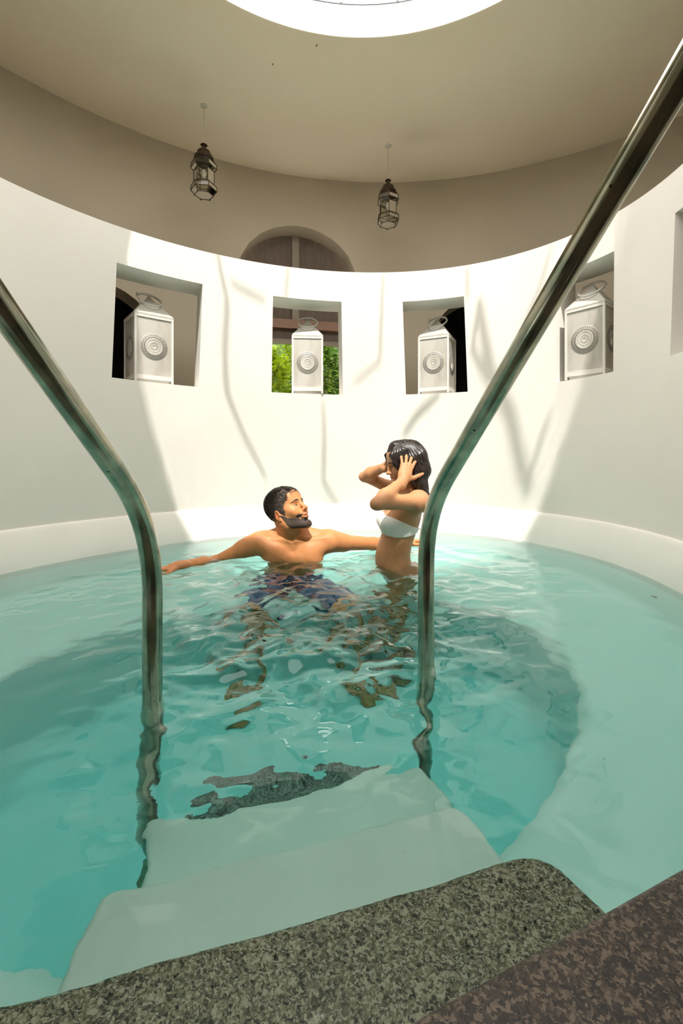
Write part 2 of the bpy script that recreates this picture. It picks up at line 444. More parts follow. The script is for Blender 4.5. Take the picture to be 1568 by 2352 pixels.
for px, py in ((727, 104), (626, 147)):
    d = ZC*F/(YH-py); p = W(px, py, d)
    h = MB().lathe([(.006, 0), (.006, -.003), (.003, -.004), (.003, -.008)], 12, (p.x, p.y, ZC)).build('ceiling_hook', M['wood_tan'])
    tag(h, 'tiny ceiling hook, %s of the two' % ('nearer the roof opening' if px == 727 else 'further from the roof opening'), 'hook', 'ceiling hooks')

# branches of a tree above the roof, they cast the soft shadow lines on the wall
SUN = Vector((-.005, .69, -1.0)).normalized()
br = [
 ([(497,560),(506,620),(522,690),(516,800),(520,900),(560,1000),(612,1100)], .017),
 ([(662,610),(655,690)], .010), ([(742,930),(745,1010),(742,1110),(800,1190)], .013),
 ([(880,630),(875,740),(872,830),(812,880)], .011),
 ([(1100,690),(1112,770),(1125,850),(1172,950),(1190,1040),(1215,1130)], .028), ([(1100,690),(1085,800),(1122,880)], .018),
 ([(1262,575),(1240,660),(1200,745),(1190,850)], .012), ([(1072,610),(1074,690)], .010),
 ([(1010,905),(960,950),(925,1000)], .022), ([(1262,950),(1238,1020),(1215,1100)], .015), ([(530,650),(610,690)], .012)]
def wall_hit(px, py):
    # depth of the wall along a picture ray
    lo, hi = .6, 5.0
    for _ in range(50):
        m = (lo+hi)/2; p = W(px, py, m); d = Vector((p.x-CP[0], p.y-CP[1]))
        th = math.atan2(d.y, d.x); zz = max(ZL, min(ZWT, p.z))
        rr = Vector((pt_wall(th, zz).x-CP[0], pt_wall(th, zz).y-CP[1])).length
        if d.length < rr: lo = m
        else: hi = m
    return W(px, py, lo)
bough = empty('overhanging_tree', (OC[0], OC[1], 4.4)); tag(bough, 'bare tree boughs hanging over the round roof opening, throwing soft shadow lines on the wall', 'tree')
for pts, r in br:
    tb = MB()
    P = []
    for px, py in pts:
        p = wall_hit(px, py); t = (4.4-p.z)/(-SUN.z); P.append(p-SUN*t)
    Q = [P[0]]
    for i in range(len(P)-1):
        for k in (1, 2): Q.append(P[i].lerp(P[i+1], k/2))
    # extend the branch beyond both ends a little, tapering
    rr = [r*(.55+.45*math.sin(PI*(i+.5)/len(Q))) for i in range(len(Q))]
    tb.tube([q_-bough.location for q_ in Q], rr, 7); tb.build('branch', M['bronze'], bough, angle=60)

# ------------------------------------------------------------------ arched garden door
n = (out_out(AC, 0)-acp).normalized(); t = Vector((n.y, -n.x, 0))
dr = empty('door_1', (0, 0, 0)); tag(dr, 'arched door frame with shaded panels above the garden opening', None, None, 'structure')
cD = acp+n*.215
dm = Matrix(((t.x, n.x, 0, cD.x), (t.y, n.y, 0, cD.y), (0, 0, 1, 0), (0, 0, 0, 1)))
def dbox(x0, x1, z0, z1, y=0, th=.03):
    b = MB(); b.box(((x0+x1)/2, y, (z0+z1)/2), (x1-x0, th, z1-z0), m=dm); return b
apx = (685-784)/F
def dz(py): return (YH-py)/F*(cD.y)
mull = -.0
fl_ = MB()   # fanlight panel, half disc
N = 24; zz0 = dz(735)
vs = []
for k in range(N+1):
    a = PI*k/N; vs.append((math.cos(a)*(ARW+.12), ARS+math.sin(a)*(ARW+.12)))
vs += [(-(ARW+.12), zz0), ((ARW+.12), zz0)]
fl_.add([dm @ Vector((x, .012, z)) for x, z in vs]+[dm @ Vector((x, .03, z)) for x, z in vs], [tuple(range(len(vs))), tuple(range(2*len(vs)-1, len(vs)-1, -1))])
fl_.build('panel', M['wood_dark'], dr, smooth=False)
dbox(-ARW-.12, ARW+.12, dz(790), dz(757), .02, .02).build('panel', M['wood_dark'], dr, smooth=False)
dbox(mull-.032, mull+.032, dz(757), ARS+ARW+.01, -.01, .04).build('mullion', M['wood_tan'], dr, smooth=False)
dbox(-ARW, ARW, dz(757), dz(737), -.015, .05).build('crossbar', M['wood_red'], dr, smooth=False)
dbox(-ARW, ARW, dz(790), dz(783), -.02, .06).build('bottom_rail', M['wood_tan'], dr, smooth=False)
for sx in (-1, 1): dbox(sx*ARW-.025, sx*ARW+.025, ZD, ARS, .03, .05).build('jamb', M['wood_tan'], dr, smooth=False)

# garden outside the door
g = MB().box((-.3, 7.4, ZD-.05), (7, 5.4, .06)).build('garden_ground', M['ground'], smooth=False); tag(g, 'soil under the garden shrubs outside the arched door', None, None, 'structure')
def shrub(name, c, rad, h, nleaf, L, w, m, seed, label, frond=False):
    rnd = random.Random(seed); root = empty(name, c); b = MB()
    for i in range(nleaf):
        a = rnd.uniform(0, 2*PI); el = rnd.uniform(-.2, 1)*PI/2; rr = rnd.uniform(.45, 1)**.5
        p = Vector((rad*rr*math.cos(a)*math.cos(el*.9), rad*rr*math.sin(a)*math.cos(el*.9), h*.5+h*.5*rr*math.sin(el)))
        d = Vector((math.cos(a), math.sin(a), rnd.uniform(-.6, .9))).normalized()
        d = (d+Vector((rnd.gauss(0, .45), rnd.gauss(0, .45), rnd.gauss(0, .3)))).normalized()
        s = d.cross(Vector((rnd.gauss(0, .3), rnd.gauss(0, .3), 1))).normalized(); up = s.cross(d)
        l = L*rnd.uniform(.6, 1.2); ww = w*rnd.uniform(.7, 1.2)
        if frond:
            for q in range(7):
                for sg in (-1, 1):
                    o_ = p+d*l*q/7; d2 = (d*.5+s*sg).normalized(); l2 = l*.38*(1-q/9)
                    s2 = d2.cross(up).normalized()*ww*.5
                    b.add([o_, o_+d2*l2*.5+s2, o_+d2*l2, o_+d2*l2*.5-s2], [(0,1,2,3)])
        else:
            b.add([p, p+d*l*.45+s*ww-up*.004, p+d*l, p+d*l*.45-s*ww-up*.004, p+d*l*.5+up*.006], [(0,1,4),(1,2,4),(2,3,4),(3,0,4)])
    b.build('foliage', m, root, smooth=False)
    st = MB()
    for i in range(7):
        a = rnd.uniform(0, 2*PI); st.tube([(0,0,0), (rad*.25*math.cos(a), rad*.25*math.sin(a), h*.4), (rad*.5*math.cos(a), rad*.5*math.sin(a), h*.8)], [.018,.012,.006], 6)
    st.build('stem', M['wood_tan'], root)
    return tag(root, label, 'shrub')
shrub('garden_shrub', (-1.00, 5.75, ZD), .34, 1.90, 1500, .13, .016, M['leaf_lime'], 1, 'lime green feathery shrub seen left of the lantern through the second niche', True)
shrub('garden_shrub', (-.32, 5.9, ZD), .33, 2.05, 2000, .12, .024, M['leaf_green'], 2, 'broad-leaved green shrub seen right of the lantern through the second niche')
shrub('garden_shrub', (-1.32, 6.35, ZD), .33, 2.36, 1300, .08, .03, M['leaf_dry'], 3, 'yellowish brown shrub top behind the lime green shrub')
shrub('garden_shrub', (.40, 6.2, ZD), .34, 2.1, 1000, .12, .024, M['leaf_green'], 4, 'green shrub standing behind, furthest right of the garden shrubs')
shrub('garden_shrub', (-.55, 6.85, ZD), .44, 2.35, 1900, .10, .03, M['leaf_lime'], 5, 'dense light green shrub at the back of the garden bed')
gw = MB().box((-.3, 8.2, .9), (7, .12, 2.8)).build('garden_hedge_wall', noise_mat('dark_hedge', (.015,.035,.006), (.05,.09,.015), 9, .9), smooth=False); tag(gw, 'garden wall overgrown green behind the shrubs', None, None, 'structure')
# ------------------------------------------------------------------ handrails
def bez(a, c, b, n=12): return [a*(1-t)**2+c*2*t*(1-t)+b*t*t for t in [k/n for k in range(n+1)]]
def rail(base, far, bend, ext, post, label):
    C = Vector((base[0], base[1], -.150)); d = (far-C).normalized()
    top = far+d*ext
    p2 = Vector((top.x+d.x*.08, top.y+d.y*.08, top.z+d.z*.08))
    hd = Vector((d.x, d.y, 0)).normalized()
    q = p2+hd*.16+Vector((0,0,-.02))
    pts = [Vector((C.x, C.y, -1.20)), Vector((C.x, C.y, -.9)), Vector((C.x, C.y, -.6)), Vector((C.x, C.y, -.4))]
    pts += bez(C+Vector((0,0,-bend)), C, C+d*bend, 18)
    pts += [C+d*(bend+.1), far, top]+bez(p2, p2+d*.10, q+Vector((0,0,-.12)), 10)+[Vector((q.x, q.y, ZD+.01))]
    root = empty('handrail', (C.x, C.y, -1.20)); tag(root, label, 'handrail', 'pool entry handrails')
    o = MB().tube([p-Vector(root.location) for p in pts], .0218, 28).build('rail_tube', M['steel'], root, angle=60)
    o = MB().lathe([(.045, 0), (.045, .006), (.03, .012), (.0225, .014)], 28, (q.x-C.x, q.y-C.y, ZD+1.20)).build('base_flange', M['steel'], root)
    o = MB().lathe([(.045, -.01), (.045, .0), (.03, .008), (.0225, .010)], 28, (0, 0, 0)).build('base_flange', M['steel'], root)
rail((-.432, 1.04), W(0, 702, .68), .165, .40, None, 'weathered steel handrail on the left, rising from the water past the man')
rail((.229, 1.232), W(1489, 300, .65), .15, .22, None, 'weathered steel handrail on the right, rising from the water beside the woman')

# small pool fitting on the right seat wall
p = Vector((1.30, 2.02, -.80))
th = math.atan2(p.y-CP[1], p.x-CP[0]); r = ellr(E_WAT, th, CP)-.026
q = Vector((CP[0]+r*math.cos(th), CP[1]+r*math.sin(th), -.80)); nn = Vector((-math.cos(th), -math.sin(th), 0))
o = MB().lathe([(.013, 0), (.013, .005), (.008, .007), (.005, .003)], 20).build('water_inlet', mat('grey_fitting', (.22,.25,.23), .4)); o.location = q
o.rotation_euler = nn.to_track_quat('Z', 'Y').to_euler(); tag(o, 'small grey water inlet in the submerged wall on the right', 'water inlet')

# ------------------------------------------------------------------ white pierced lanterns in the niches
def make_lantern():
    root = empty('pierced_lantern'); w = .228; hw = w/2; z0 = .022; zs = .415
    b = MB()  # body panels
    b.box((0,0,(z0+zs)/2), (w-.012, w-.012, zs-z0)); b.build('body', M['white_metal'], root, smooth=False)
    fr = MB()
    for sx in (-1, 1):
        for sy in (-1, 1): fr.box((sx*(hw-.006), sy*(hw-.006), (zs+.004)/2), (.013, .013, zs-.004))
    for z, hh in ((z0+.012, .026), (zs-.010, .02)):
        for s in (-1, 1):
            fr.box((0, s*(hw-.004), z), (w-.02, .008, hh)); fr.box((s*(hw-.004), 0, z), (.008, w-.02, hh))
    fr.build('frame', M['white_edge'], root, smooth=False)
    bs = MB().box((0,0,.014), (w-.035, w-.035, .028)).build('base', M['white_edge'], root, smooth=False)
    rf = MB(); zt = .496; tw = .052   # roof, truncated pyramid with a small eave
    rings = [(hw+.001, zs-.004), (hw+.001, zs+.003), (hw-.003, zs+.008), (tw, zt), (tw-.004, zt+.006)]
    vs = [(a*r, c*r, z) for r, z in rings for a, c in ((-1,-1),(1,-1),(1,1),(-1,1))]
    fs = [(i*4+k, i*4+(k+1) % 4, (i+1)*4+(k+1) % 4, (i+1)*4+k) for i in range(4) for k in range(4)]+[(3,2,1,0), (16,17,18,19)]
    rf.add(vs, fs); rf.build('roof', M['white_metal'], root, smooth=False)
    # a scalloped collar on each roof side and a pierced rosette on each face
    for q in range(4):
        rm = Matrix.Rotation(q*PI/2, 4, 'Z'); sc = MB(); ho = MB(); ro = MB()
        A = Vector((0, -(hw-.004), zs+.010)); T = Vector((0, -tw, zt)); sl = (T-A).normalized(); nrm = Vector((0, -sl.z, sl.y))
        c = T; ring = [c+nrm*.003]
        for k in range(13):
            a = PI+PI*k/12; ring.append(c+Vector((math.cos(a)*.050, 0, 0))+sl*(math.sin(a)*.046)+nrm*.003)
        sc.add([rm @ v for v in ring]+[rm @ (v-nrm*.004) for v in ring], [tuple(range(14))]+[(k, 14+k, 15+k, k+1) for k in range(13)])
        so_ = sc.build('scallop', M['white_edge'], root, smooth=False)
        h2 = MB()
        for k in range(11):
            a = PI+PI*(k+.5)/11; p = c+Vector((math.cos(a)*.056, 0, 0))+sl*(math.sin(a)*.052)+nrm*.0012
            e1 = Vector((.0022,0,0)); e2 = sl*.0022
            h2.add([rm @ (p+x) for x in (-e1-e2, e1-e2, e1+e2, -e1+e2)], [(0,1,2,3)])
        h2.build('punched_holes', M['hole'], so_, smooth=False)
        C = Vector((0, -(hw-.006)-.0022, .222)); ex = Vector((1,0,0)); ez = Vector((0,0,1)); ey = Vector((0,1,0))
        def hole(rr, a, l, wd):
            rr *= 1.16; l *= 1.16; wd *= 1.16
            d = ex*math.cos(a)+ez*math.sin(a); s = -ex*math.sin(a)+ez*math.cos(a); p = C+d*rr-ey*.0004
            ho.add([rm @ v for v in (p-d*l, p-s*wd, p+d*l, p+s*wd)], [(0,1,2,3)])
        for k in range(12): hole(.017, 2*PI*k/12, .0035, .0016)
        for k in range(40): hole(.049, 2*PI*k/40, .0056, .0030)
        for k in range(40): hole(.058, 2*PI*(k+.5)/40, .0046, .0026)
        for k in range(40): hole(.0645, 2*PI*(k+.15)/40, .0036, .0018); hole(.0645, 2*PI*(k+.65)/40, .0034, .0016)
        for k in range(20): hole(.034, 2*PI*k/20, .0016, .0012)
        # embossed disc with three concentric ridges
        prof = [(.0001,.0012),(.008,.0012),(.0095,0),(.0105,-.0006),(.0115,0),(.0245,0),(.0255,-.0007),(.0265,0),(.039,0),(.040,-.0007),(.041,0),(.068,0),(.070,.002)]
        vs = [rm @ (C+ey*y+ex*r*1.16*math.cos(2*PI*k/40)+ez*r*1.16*math.sin(2*PI*k/40)) for r, y in prof for k in range(40)]
        ro.add(vs, [(i*40+k, i*40+(k+1) % 40, (i+1)*40+(k+1) % 40, (i+1)*40+k) for i in range(len(prof)-1) for k in range(40)])
        r_ = ro.build('rosette', M['white_metal'], root, angle=50)
        ho.build('punched_holes', M['hole'], r_, smooth=False)
    cp = MB(); zc = zt+.006
    cp.box((0,0,zc+.004), (.092, .092, .008)); 
    vs = [(-.036,-.036,zc+.008),(.036,-.036,zc+.008),(.036,.036,zc+.008),(-.036,.036,zc+.008),(0,0,zc+.066)]
    cp.add(vs, [(3,2,1,0),(0,1,4),(1,2,4),(2,3,4),(3,0,4)]); cp.build('finial', M['white_metal'], root, smooth=False)
    # ring handle: an open loop leaning forward with two eyelets
    hd = MB(); pts = []
    for k in range(25):
        a = R(-62)+R(304)*k/24 + PI
        x = .074*math.cos(a+PI/2); y = .074*math.sin(a+PI/2)
        pts.append(Vector((x, y*.80-.012, zc+.033+y*.70)))
    hd.tube(pts, .0066, 8)
    for e in (pts[0], pts[-1]): hd.tube([e, e+Vector((0,.004,.018))], [.0058, .003], 7)
    hd.build('handle', M['white_edge'], root, angle=60)
    cr = MB(); cr.tube([pts[0], pts[-1]], .003, 6); cr.build('cross_pin', M['white_edge'], root)
    lt = MB().box((hw+.002, -.03, .20), (.006, .012, .03)).build('latch', M['white_edge'], root, smooth=False)
    return root
lan = make_lantern()
spots = [(341, 3.00, -50, 'white pierced metal lantern in the leftmost niche'),
         (706, 3.41, -86, 'white pierced metal lantern in the niche with the green garden behind it'),
         (1004, 3.45, -117, 'white pierced metal lantern in the third niche, above the woman'),
         (1361, 2.83, -142, 'white pierced metal lantern in the shaded niche right of the right handrail')]
for i, (px, d, al, lb) in enumerate(spots):
    o = lan if i == 0 else copy_tree(lan)
    q = wall_hit(px, 890); q.z = .4685; nv = Vector((math.cos(R(al)), math.sin(R(al)), 0)); sc_ = 1.05 if i == 0 else 1.01
    # stand it just inside the niche, its front a finger's width behind the wall face
    th_ = math.atan2(q.y-CP[1], q.x-CP[0]); n_ = Vector((math.cos(th_), math.sin(th_), 0)); off = (.114*sc_)*(abs(n_.dot(nv))+abs(n_.cross(nv).z))+.010
    d_ = q.y
    while (Vector(((px-784)/F*d_, d_, q.z))-q).dot(n_) < off and d_ < 6: d_ += .002
    p_ = Vector(((px-784)/F*d_, d_, .4685))
    o.location = p_; o.rotation_euler.z = R(al+90); o.scale = (sc_, sc_, 1.04); tag(o, lb, 'lantern', 'white lanterns in the wall niches')

# ------------------------------------------------------------------ hanging glass lamps
def make_lamp(cord):
    root = empty('hanging_lamp')   # origin at the ceiling
    MB().lathe([(.028, 0), (.028, -.004), (.02, -.007)], 16).build('ceiling_plate', M['cord'], root)
    MB().tube([(0,0,-.004), (0,0,-cord)], .0028, 6).build('cord', M['cord'], root)
    z = -cord
    cap = MB(); H = 6
    cap.lathe([(.006, z), (.016, z-.004), (.022, z-.010), (.026, z-.012), (.013, z-.016), (.013, z-.045)], 12)
    cap.lathe([(.013, z-.040), (.030, z-.046), (.048, z-.062), (.052, z-.085), (.044, z-.088)], H*2, ph=0)
    cap.lathe([(.054, z-.085), (.070, z-.100), (.074, z-.125), (.066, z-.128)], H*2)
    cap.lathe([(.070, z-.118), (.078, z-.132), (.078, z-.140)], H)
    cap.build('cap', M['bronze'], root, angle=40)
    fr = MB(); gl = MB()
    def hexa(r, zz, ph=0): return [Vector((r*math.cos(PI/3*k+ph), r*math.sin(PI/3*k+ph), zz)) for k in range(6)]
    ra, rb = .074, .094
    A = hexa(rb*.96, z-.150); B_ = hexa(rb, z-.185); Cc = hexa(ra, z-.205); D = hexa(ra, z-.300); E_ = hexa(rb, z-.318); G = hexa(rb, z-.350); Hh = hexa(ra*.9, z-.382)
    T = hexa(.076, z-.135)
    for ring in (T, A, B_, Cc, D, E_, G, Hh): fr.tube(ring, .0032, 6, closed=True)
    for p, q in ((T, A), (A, B_), (B_, Cc), (Cc, D), (D, E_), (E_, G), (G, Hh)):
        for k in range(6):
            fr.tube([p[k], q[k]], .0030, 6)
            gl.add([p[k], p[(k+1) % 6], q[(k+1) % 6], q[k]], [(0,1,2,3)])
    gl.add(Hh, [(0,1,2,3,4,5)])
    for k in range(6): fr.tube([Hh[k], Hh[k]+Vector((0,0,-.008))], [.005, .003], 6)
    fr.build('frame', M['bronze'], root, angle=60)
    gl.build('glass', M['pane'], root, smooth=False)
    sk = MB().lathe([(.014, z-.12), (.014, z-.19), (.010, z-.195)], 12).build('bulb_holder', M['bronze'], root)
    bl = MB().lathe([(.008, z-.19), (.016, z-.21), (.019, z-.23), (.012, z-.25), (.001, z-.256)], 14).build('bulb', mat('frosted_bulb', (.8,.78,.72), .3), root, angle=60)
    return root
for (px, py, yt, rz, lb) in ((468, 243, 330, 8, 'dark bronze and glass lamp hanging left, nearer the camera'), (891, 335, 412, 30, 'dark bronze and glass lamp hanging right of the arched door top')):
    d = ZC*F/(YH-py); cord = (yt-py)/F*d
    o = make_lamp(cord); o.location = W(px, py, d); o.location.z = ZC; o.rotation_euler.z = R(rz)
    tag(o, lb, 'hanging lamp', 'glass lamps hanging from the ceiling')

# ------------------------------------------------------------------ water: a closed body with a rippled surface
def fbm2(X, Y, seed, octs):
    rs = np.random.RandomState(seed); out = np.zeros_like(X)
    for (wl, amp, n) in octs:
        for k in range(n):
            a = rs.uniform(0, 2*PI); kk = 2*PI/(wl*rs.uniform(.75, 1.3)); ph = rs.uniform(0, 2*PI)
            wx = .35*np.sin(X*kk*.37+ph*1.7+Y*kk*.21); 
            out += amp*np.sin(kk*(X*math.cos(a)+Y*math.sin(a))+ph+2.0*wx)/math.sqrt(n)
    return out
def sharpen(h):
    return h
def water_height(X, Y):
    # bathers stir the water around them; it calms towards the walls and the camera
    def g(cx, cy, sx, sy): return np.exp(-((X-cx)/sx)**2-((Y-cy)/sy)**2)
    env = .06+1.35*np.clip(g(-.25, 2.15, .55, .55)+g(.22, 2.05, .5, .5)+1.0*g(-.15, 1.50, .55, .50)+.45*g(-.4, .95, .25, .4)+.18*g(.2, 1.2, .25, .4)+.3*g(.75,2.7,.5,.5)+.3*g(-1.0,2.3,.4,.4), 0, 1.1)
    h = fbm2(X, Y, 11, ((.55, .0035, 4), (.26, .0045, 6), (.14, .0030, 8), (.075, .0015, 10), (.042, .0006, 10)))
    # concentric rings leaving each body
    for cx, cy, am, wl in ((.26, 2.36, .0035, .085), (-.28, 2.40, .0030, .11), (-.432, 1.04, .0022, .055), (.229, 1.232, .0020, .05), (-.62, 2.30, .002, .07)):
        r = np.hypot(X-cx, Y-cy); h += am*np.sin(2*PI*r/wl)*np.exp(-r/(.16 if am > .0025 else .07))/np.maximum(env, .12)*.5
    return h*env
def make_water():
    gx = .0085
    xs = np.arange(-2.0, 1.75, gx); ys = np.arange(.15, 3.5, gx)
    X, Y = np.meshgrid(xs, ys)
    a, b, cx, cy, ph = E_WAT
    cp, sp = math.cos(ph), math.sin(ph)
    U = ((X-cx)*cp+(Y-cy)*sp)/(a+.035); V = (-(X-cx)*sp+(Y-cy)*cp)/(b+.035)
    inside = U*U+V*V < 1
    # beyond the deck edge nothing is needed
    inside &= ((Y-e0.y)-(X-e0.x)*dd.y/dd.x) > -.12
    cell = inside[:-1,:-1] & inside[1:,:-1] & inside[:-1,1:] & inside[1:,1:]
    used = np.zeros_like(inside); used[:-1,:-1] |= cell; used[1:,:-1] |= cell; used[:-1,1:] |= cell; used[1:,1:] |= cell
    idx = -np.ones(X.shape, int); idx[used] = np.arange(used.sum()); n = int(used.sum())
    Z = ZW+water_height(X, Y)
    top = np.c_[X[used], Y[used], Z[used]]; bot = np.c_[X[used], Y[used], np.full(n, ZF-.06)]
    jj, ii = np.nonzero(cell)
    A, B_, C, D = idx[jj, ii], idx[jj, ii+1], idx[jj+1, ii+1], idx[jj+1, ii]
    ft = np.c_[A, B_, C, D]; fb = np.c_[D, C, B_, A]+n
    edges = {}
    allE = np.r_[ft[:, [0,1]], ft[:, [1,2]], ft[:, [2,3]], ft[:, [3,0]]]
    key = allE[:, 0]*n+allE[:, 1]; rev = allE[:, 1]*n+allE[:, 0]
    bd = allE[~np.isin(key, rev)]
    fs = np.c_[bd[:, 1], bd[:, 0], bd[:, 0]+n, bd[:, 1]+n]
    faces = np.r_[ft, fb, fs]; verts = np.r_[top, bot]
    me = bpy.data.meshes.new('pool_water')
    me.vertices.add(len(verts)); me.vertices.foreach_set('co', verts.astype(np.float32).ravel())
    me.loops.add(faces.size); me.loops.foreach_set('vertex_index', faces.astype(np.int32).ravel())
    me.polygons.add(len(faces)); me.polygons.foreach_set('loop_start', np.arange(0, faces.size, 4, dtype=np.int32))
    sm = np.zeros(len(faces), bool); sm[:len(ft)] = True
    me.polygons.foreach_set('use_smooth', sm); me.update(calc_edges=True)
    # keep the rim between top and sides sharp
    o = bpy.data.objects.new('pool_water', me); col.objects.link(o)
    m = bpy.data.materials.new('clear_pool_water'); m.use_nodes = True; nt = m.node_tree; nt.nodes.remove(nt.nodes['Principled BSDF'])
    g = nd(m, 'ShaderNodeBsdfGlass'); g.inputs['IOR'].default_value = 1.333; g.inputs['Roughness'].default_value = 0.0
    nt.links.new(g.outputs[0], nt.nodes['Material Output'].inputs['Surface'])
    tc = nd(m, 'ShaderNodeTexCoord'); n1 = nd(m, 'ShaderNodeTexNoise'); n1.inputs['Scale'].default_value = 26; n1.inputs['Detail'].default_value = 2
    bp = nd(m, 'ShaderNodeBump'); bp.inputs['Strength'].default_value = .12; bp.inputs['Distance'].default_value = .004
    nt.links.new(tc.outputs['Object'], n1.inputs['Vector']); nt.links.new(n1.outputs['Fac'], bp.inputs['Height']); nt.links.new(bp.outputs[0], g.inputs['Normal'])
    va = nd(m, 'ShaderNodeVolumeAbsorption'); va.inputs['Color'].default_value = (.40, .90, .86, 1); va.inputs['Density'].default_value = WATER_DENS
    nt.links.new(va.outputs[0], nt.nodes['Material Output'].inputs['Volume'])
    me.materials.append(m)
    return tag(o, 'clear turquoise pool water, rippled around the two bathers', 'water', None, 'stuff')
WATER_DENS = .9
make_water()

# ------------------------------------------------------------------ light: sun and sky through the roof opening
SUN_E, SKY_E, EXPO = 5.1, 4.5, 0.13
s = bpy.data.lights.new('sun', 'SUN'); s.energy = SUN_E; s.angle = R(.53); s.color = (1.0, .95, .89)
so = bpy.data.objects.new('sun', s); col.objects.link(so); so.rotation_euler = (-SUN).to_track_quat('Z', 'Y').to_euler(); so.location = (0, -2, 8)
w = bpy.data.worlds.new('sky'); bpy.context.scene.world = w; w.use_nodes = True
bg = w.node_tree.nodes['Background']; bg.inputs[0].default_value = (1.0, .965, .91, 1); bg.inputs[1].default_value = SKY_E

# ------------------------------------------------------------------ camera
cam = bpy.data.cameras.new('camera'); co = bpy.data.objects.new('camera', cam); col.objects.link(co)
cam.sensor_fit = 'VERTICAL'; cam.sensor_height = 36; cam.lens = 36*F/2352
cam.shift_y = -(1176-YH)/2352; cam.clip_start = .02
co.location = (0, 0, 0); co.rotation_euler = (PI/2, 0, 0)
sc = bpy.context.scene; sc.camera = co
sc.view_settings.view_transform = 'Standard'; sc.view_settings.look = 'None'; sc.view_settings.gamma = 1; sc.view_settings.use_curve_mapping = False
sc.view_settings.exposure = EXPO
cy = sc.cycles; cy.max_bounces = 9; cy.diffuse_bounces = 4; cy.glossy_bounces = 3; cy.transmission_bounces = 6; cy.use_adaptive_sampling = True; cy.adaptive_threshold = .10; cy.adaptive_min_samples = 12; cy.transparent_max_bounces = 16
cy.sample_clamp_indirect = 12; cy.use_denoising = True; cy.blur_glossy = 1.0
# ================================================================== people: smooth implicit bodies turned into one surface each
def V3(*a): return np.array(a if len(a) == 3 else a[0], float)
class Prim:
    __slots__ = ('t','a','b','r1','r2','k','op','inv','rad','sc')
    def __init__(s, t, a, b=None, r1=0, r2=0, k=.02, op='u', M4=None, rad=None):
        s.t = t; s.a = V3(a); s.b = None if b is None else V3(b); s.r1 = r1; s.r2 = r2; s.k = k; s.op = op; s.rad = None if rad is None else V3(rad)
        s.inv = None; s.sc = 1.0
        if M4 is not None:
            m = np.array(M4); s.sc = np.cbrt(abs(np.linalg.det(m[:3,:3]))); s.inv = np.linalg.inv(m)
    def dist(s, P):
        if s.inv is not None: P = P @ s.inv[:3,:3].T + s.inv[:3,3]
        if s.t == 'c':
            ab = s.b-s.a; pa = P-s.a; L = max(1e-12, ab @ ab)
            h = np.clip((pa @ ab)/L, 0, 1)
            d = np.sqrt(((pa-h[..., None]*ab)**2).sum(-1))-(s.r1+(s.r2-s.r1)*h)
        elif s.t == 'e':
            q = P-s.a; k0 = np.sqrt(((q/s.rad)**2).sum(-1)); k1 = np.sqrt(((q/s.rad**2)**2).sum(-1))
            d = k0*(k0-1)/np.maximum(k1, 1e-9)
            d = np.where(k0 < 1e-6, -s.rad.min(), d)
        return d*s.sc
class Body:
    def __init__(s): s.p = []; s.M = None
    def cone(s, a, b, r1, r2=None, k=.02, op='u'): s.p.append(Prim('c', a, b, r1, r1 if r2 is None else r2, k, op, s.M)); return s
    def ball(s, a, r, k=.02, op='u'): s.p.append(Prim('c', a, a, r, r, k, op, s.M)); return s
    def ell(s, c, rad, k=.02, op='u', rot=None):
        m = s.M
        if rot is not None:
            rm = np.array(rot if isinstance(rot, Matrix) else Matrix(rot)); t = np.eye(4); t[:3,:3] = rm[:3,:3]; t[:3,3] = V3(c)
            m = t if m is None else np.array(m) @ t; s.p.append(Prim('e', (0,0,0), None, 0, 0, k, op, m, rad)); return s
        s.p.append(Prim('e', c, None, 0, 0, k, op, m, rad)); return s
    def chain(s, pts, rs, k=.02, op='u'):
        for i in range(len(pts)-1): s.cone(pts[i], pts[i+1], rs[i], rs[i+1], k, op)
        return s
    def field(s, P, prims=None):
        d = None
        for q in (s.p if prims is None else prims):
            e = q.dist(P)
            if d is None:
                d = e if q.op == 'u' else np.full(P.shape[:-1], 1.0)
                if q.op == 'u': continue
            if q.op == 'u':
                h = np.maximum(q.k-np.abs(d-e), 0)/q.k; d = np.minimum(d, e)-h*h*q.k*.25
            else:
                e = -e; h = np.maximum(q.k-np.abs(d-e), 0)/q.k; d = np.maximum(d, e)+h*h*q.k*.25
        return d if d is not None else np.full(P.shape[:-1], 1.0)

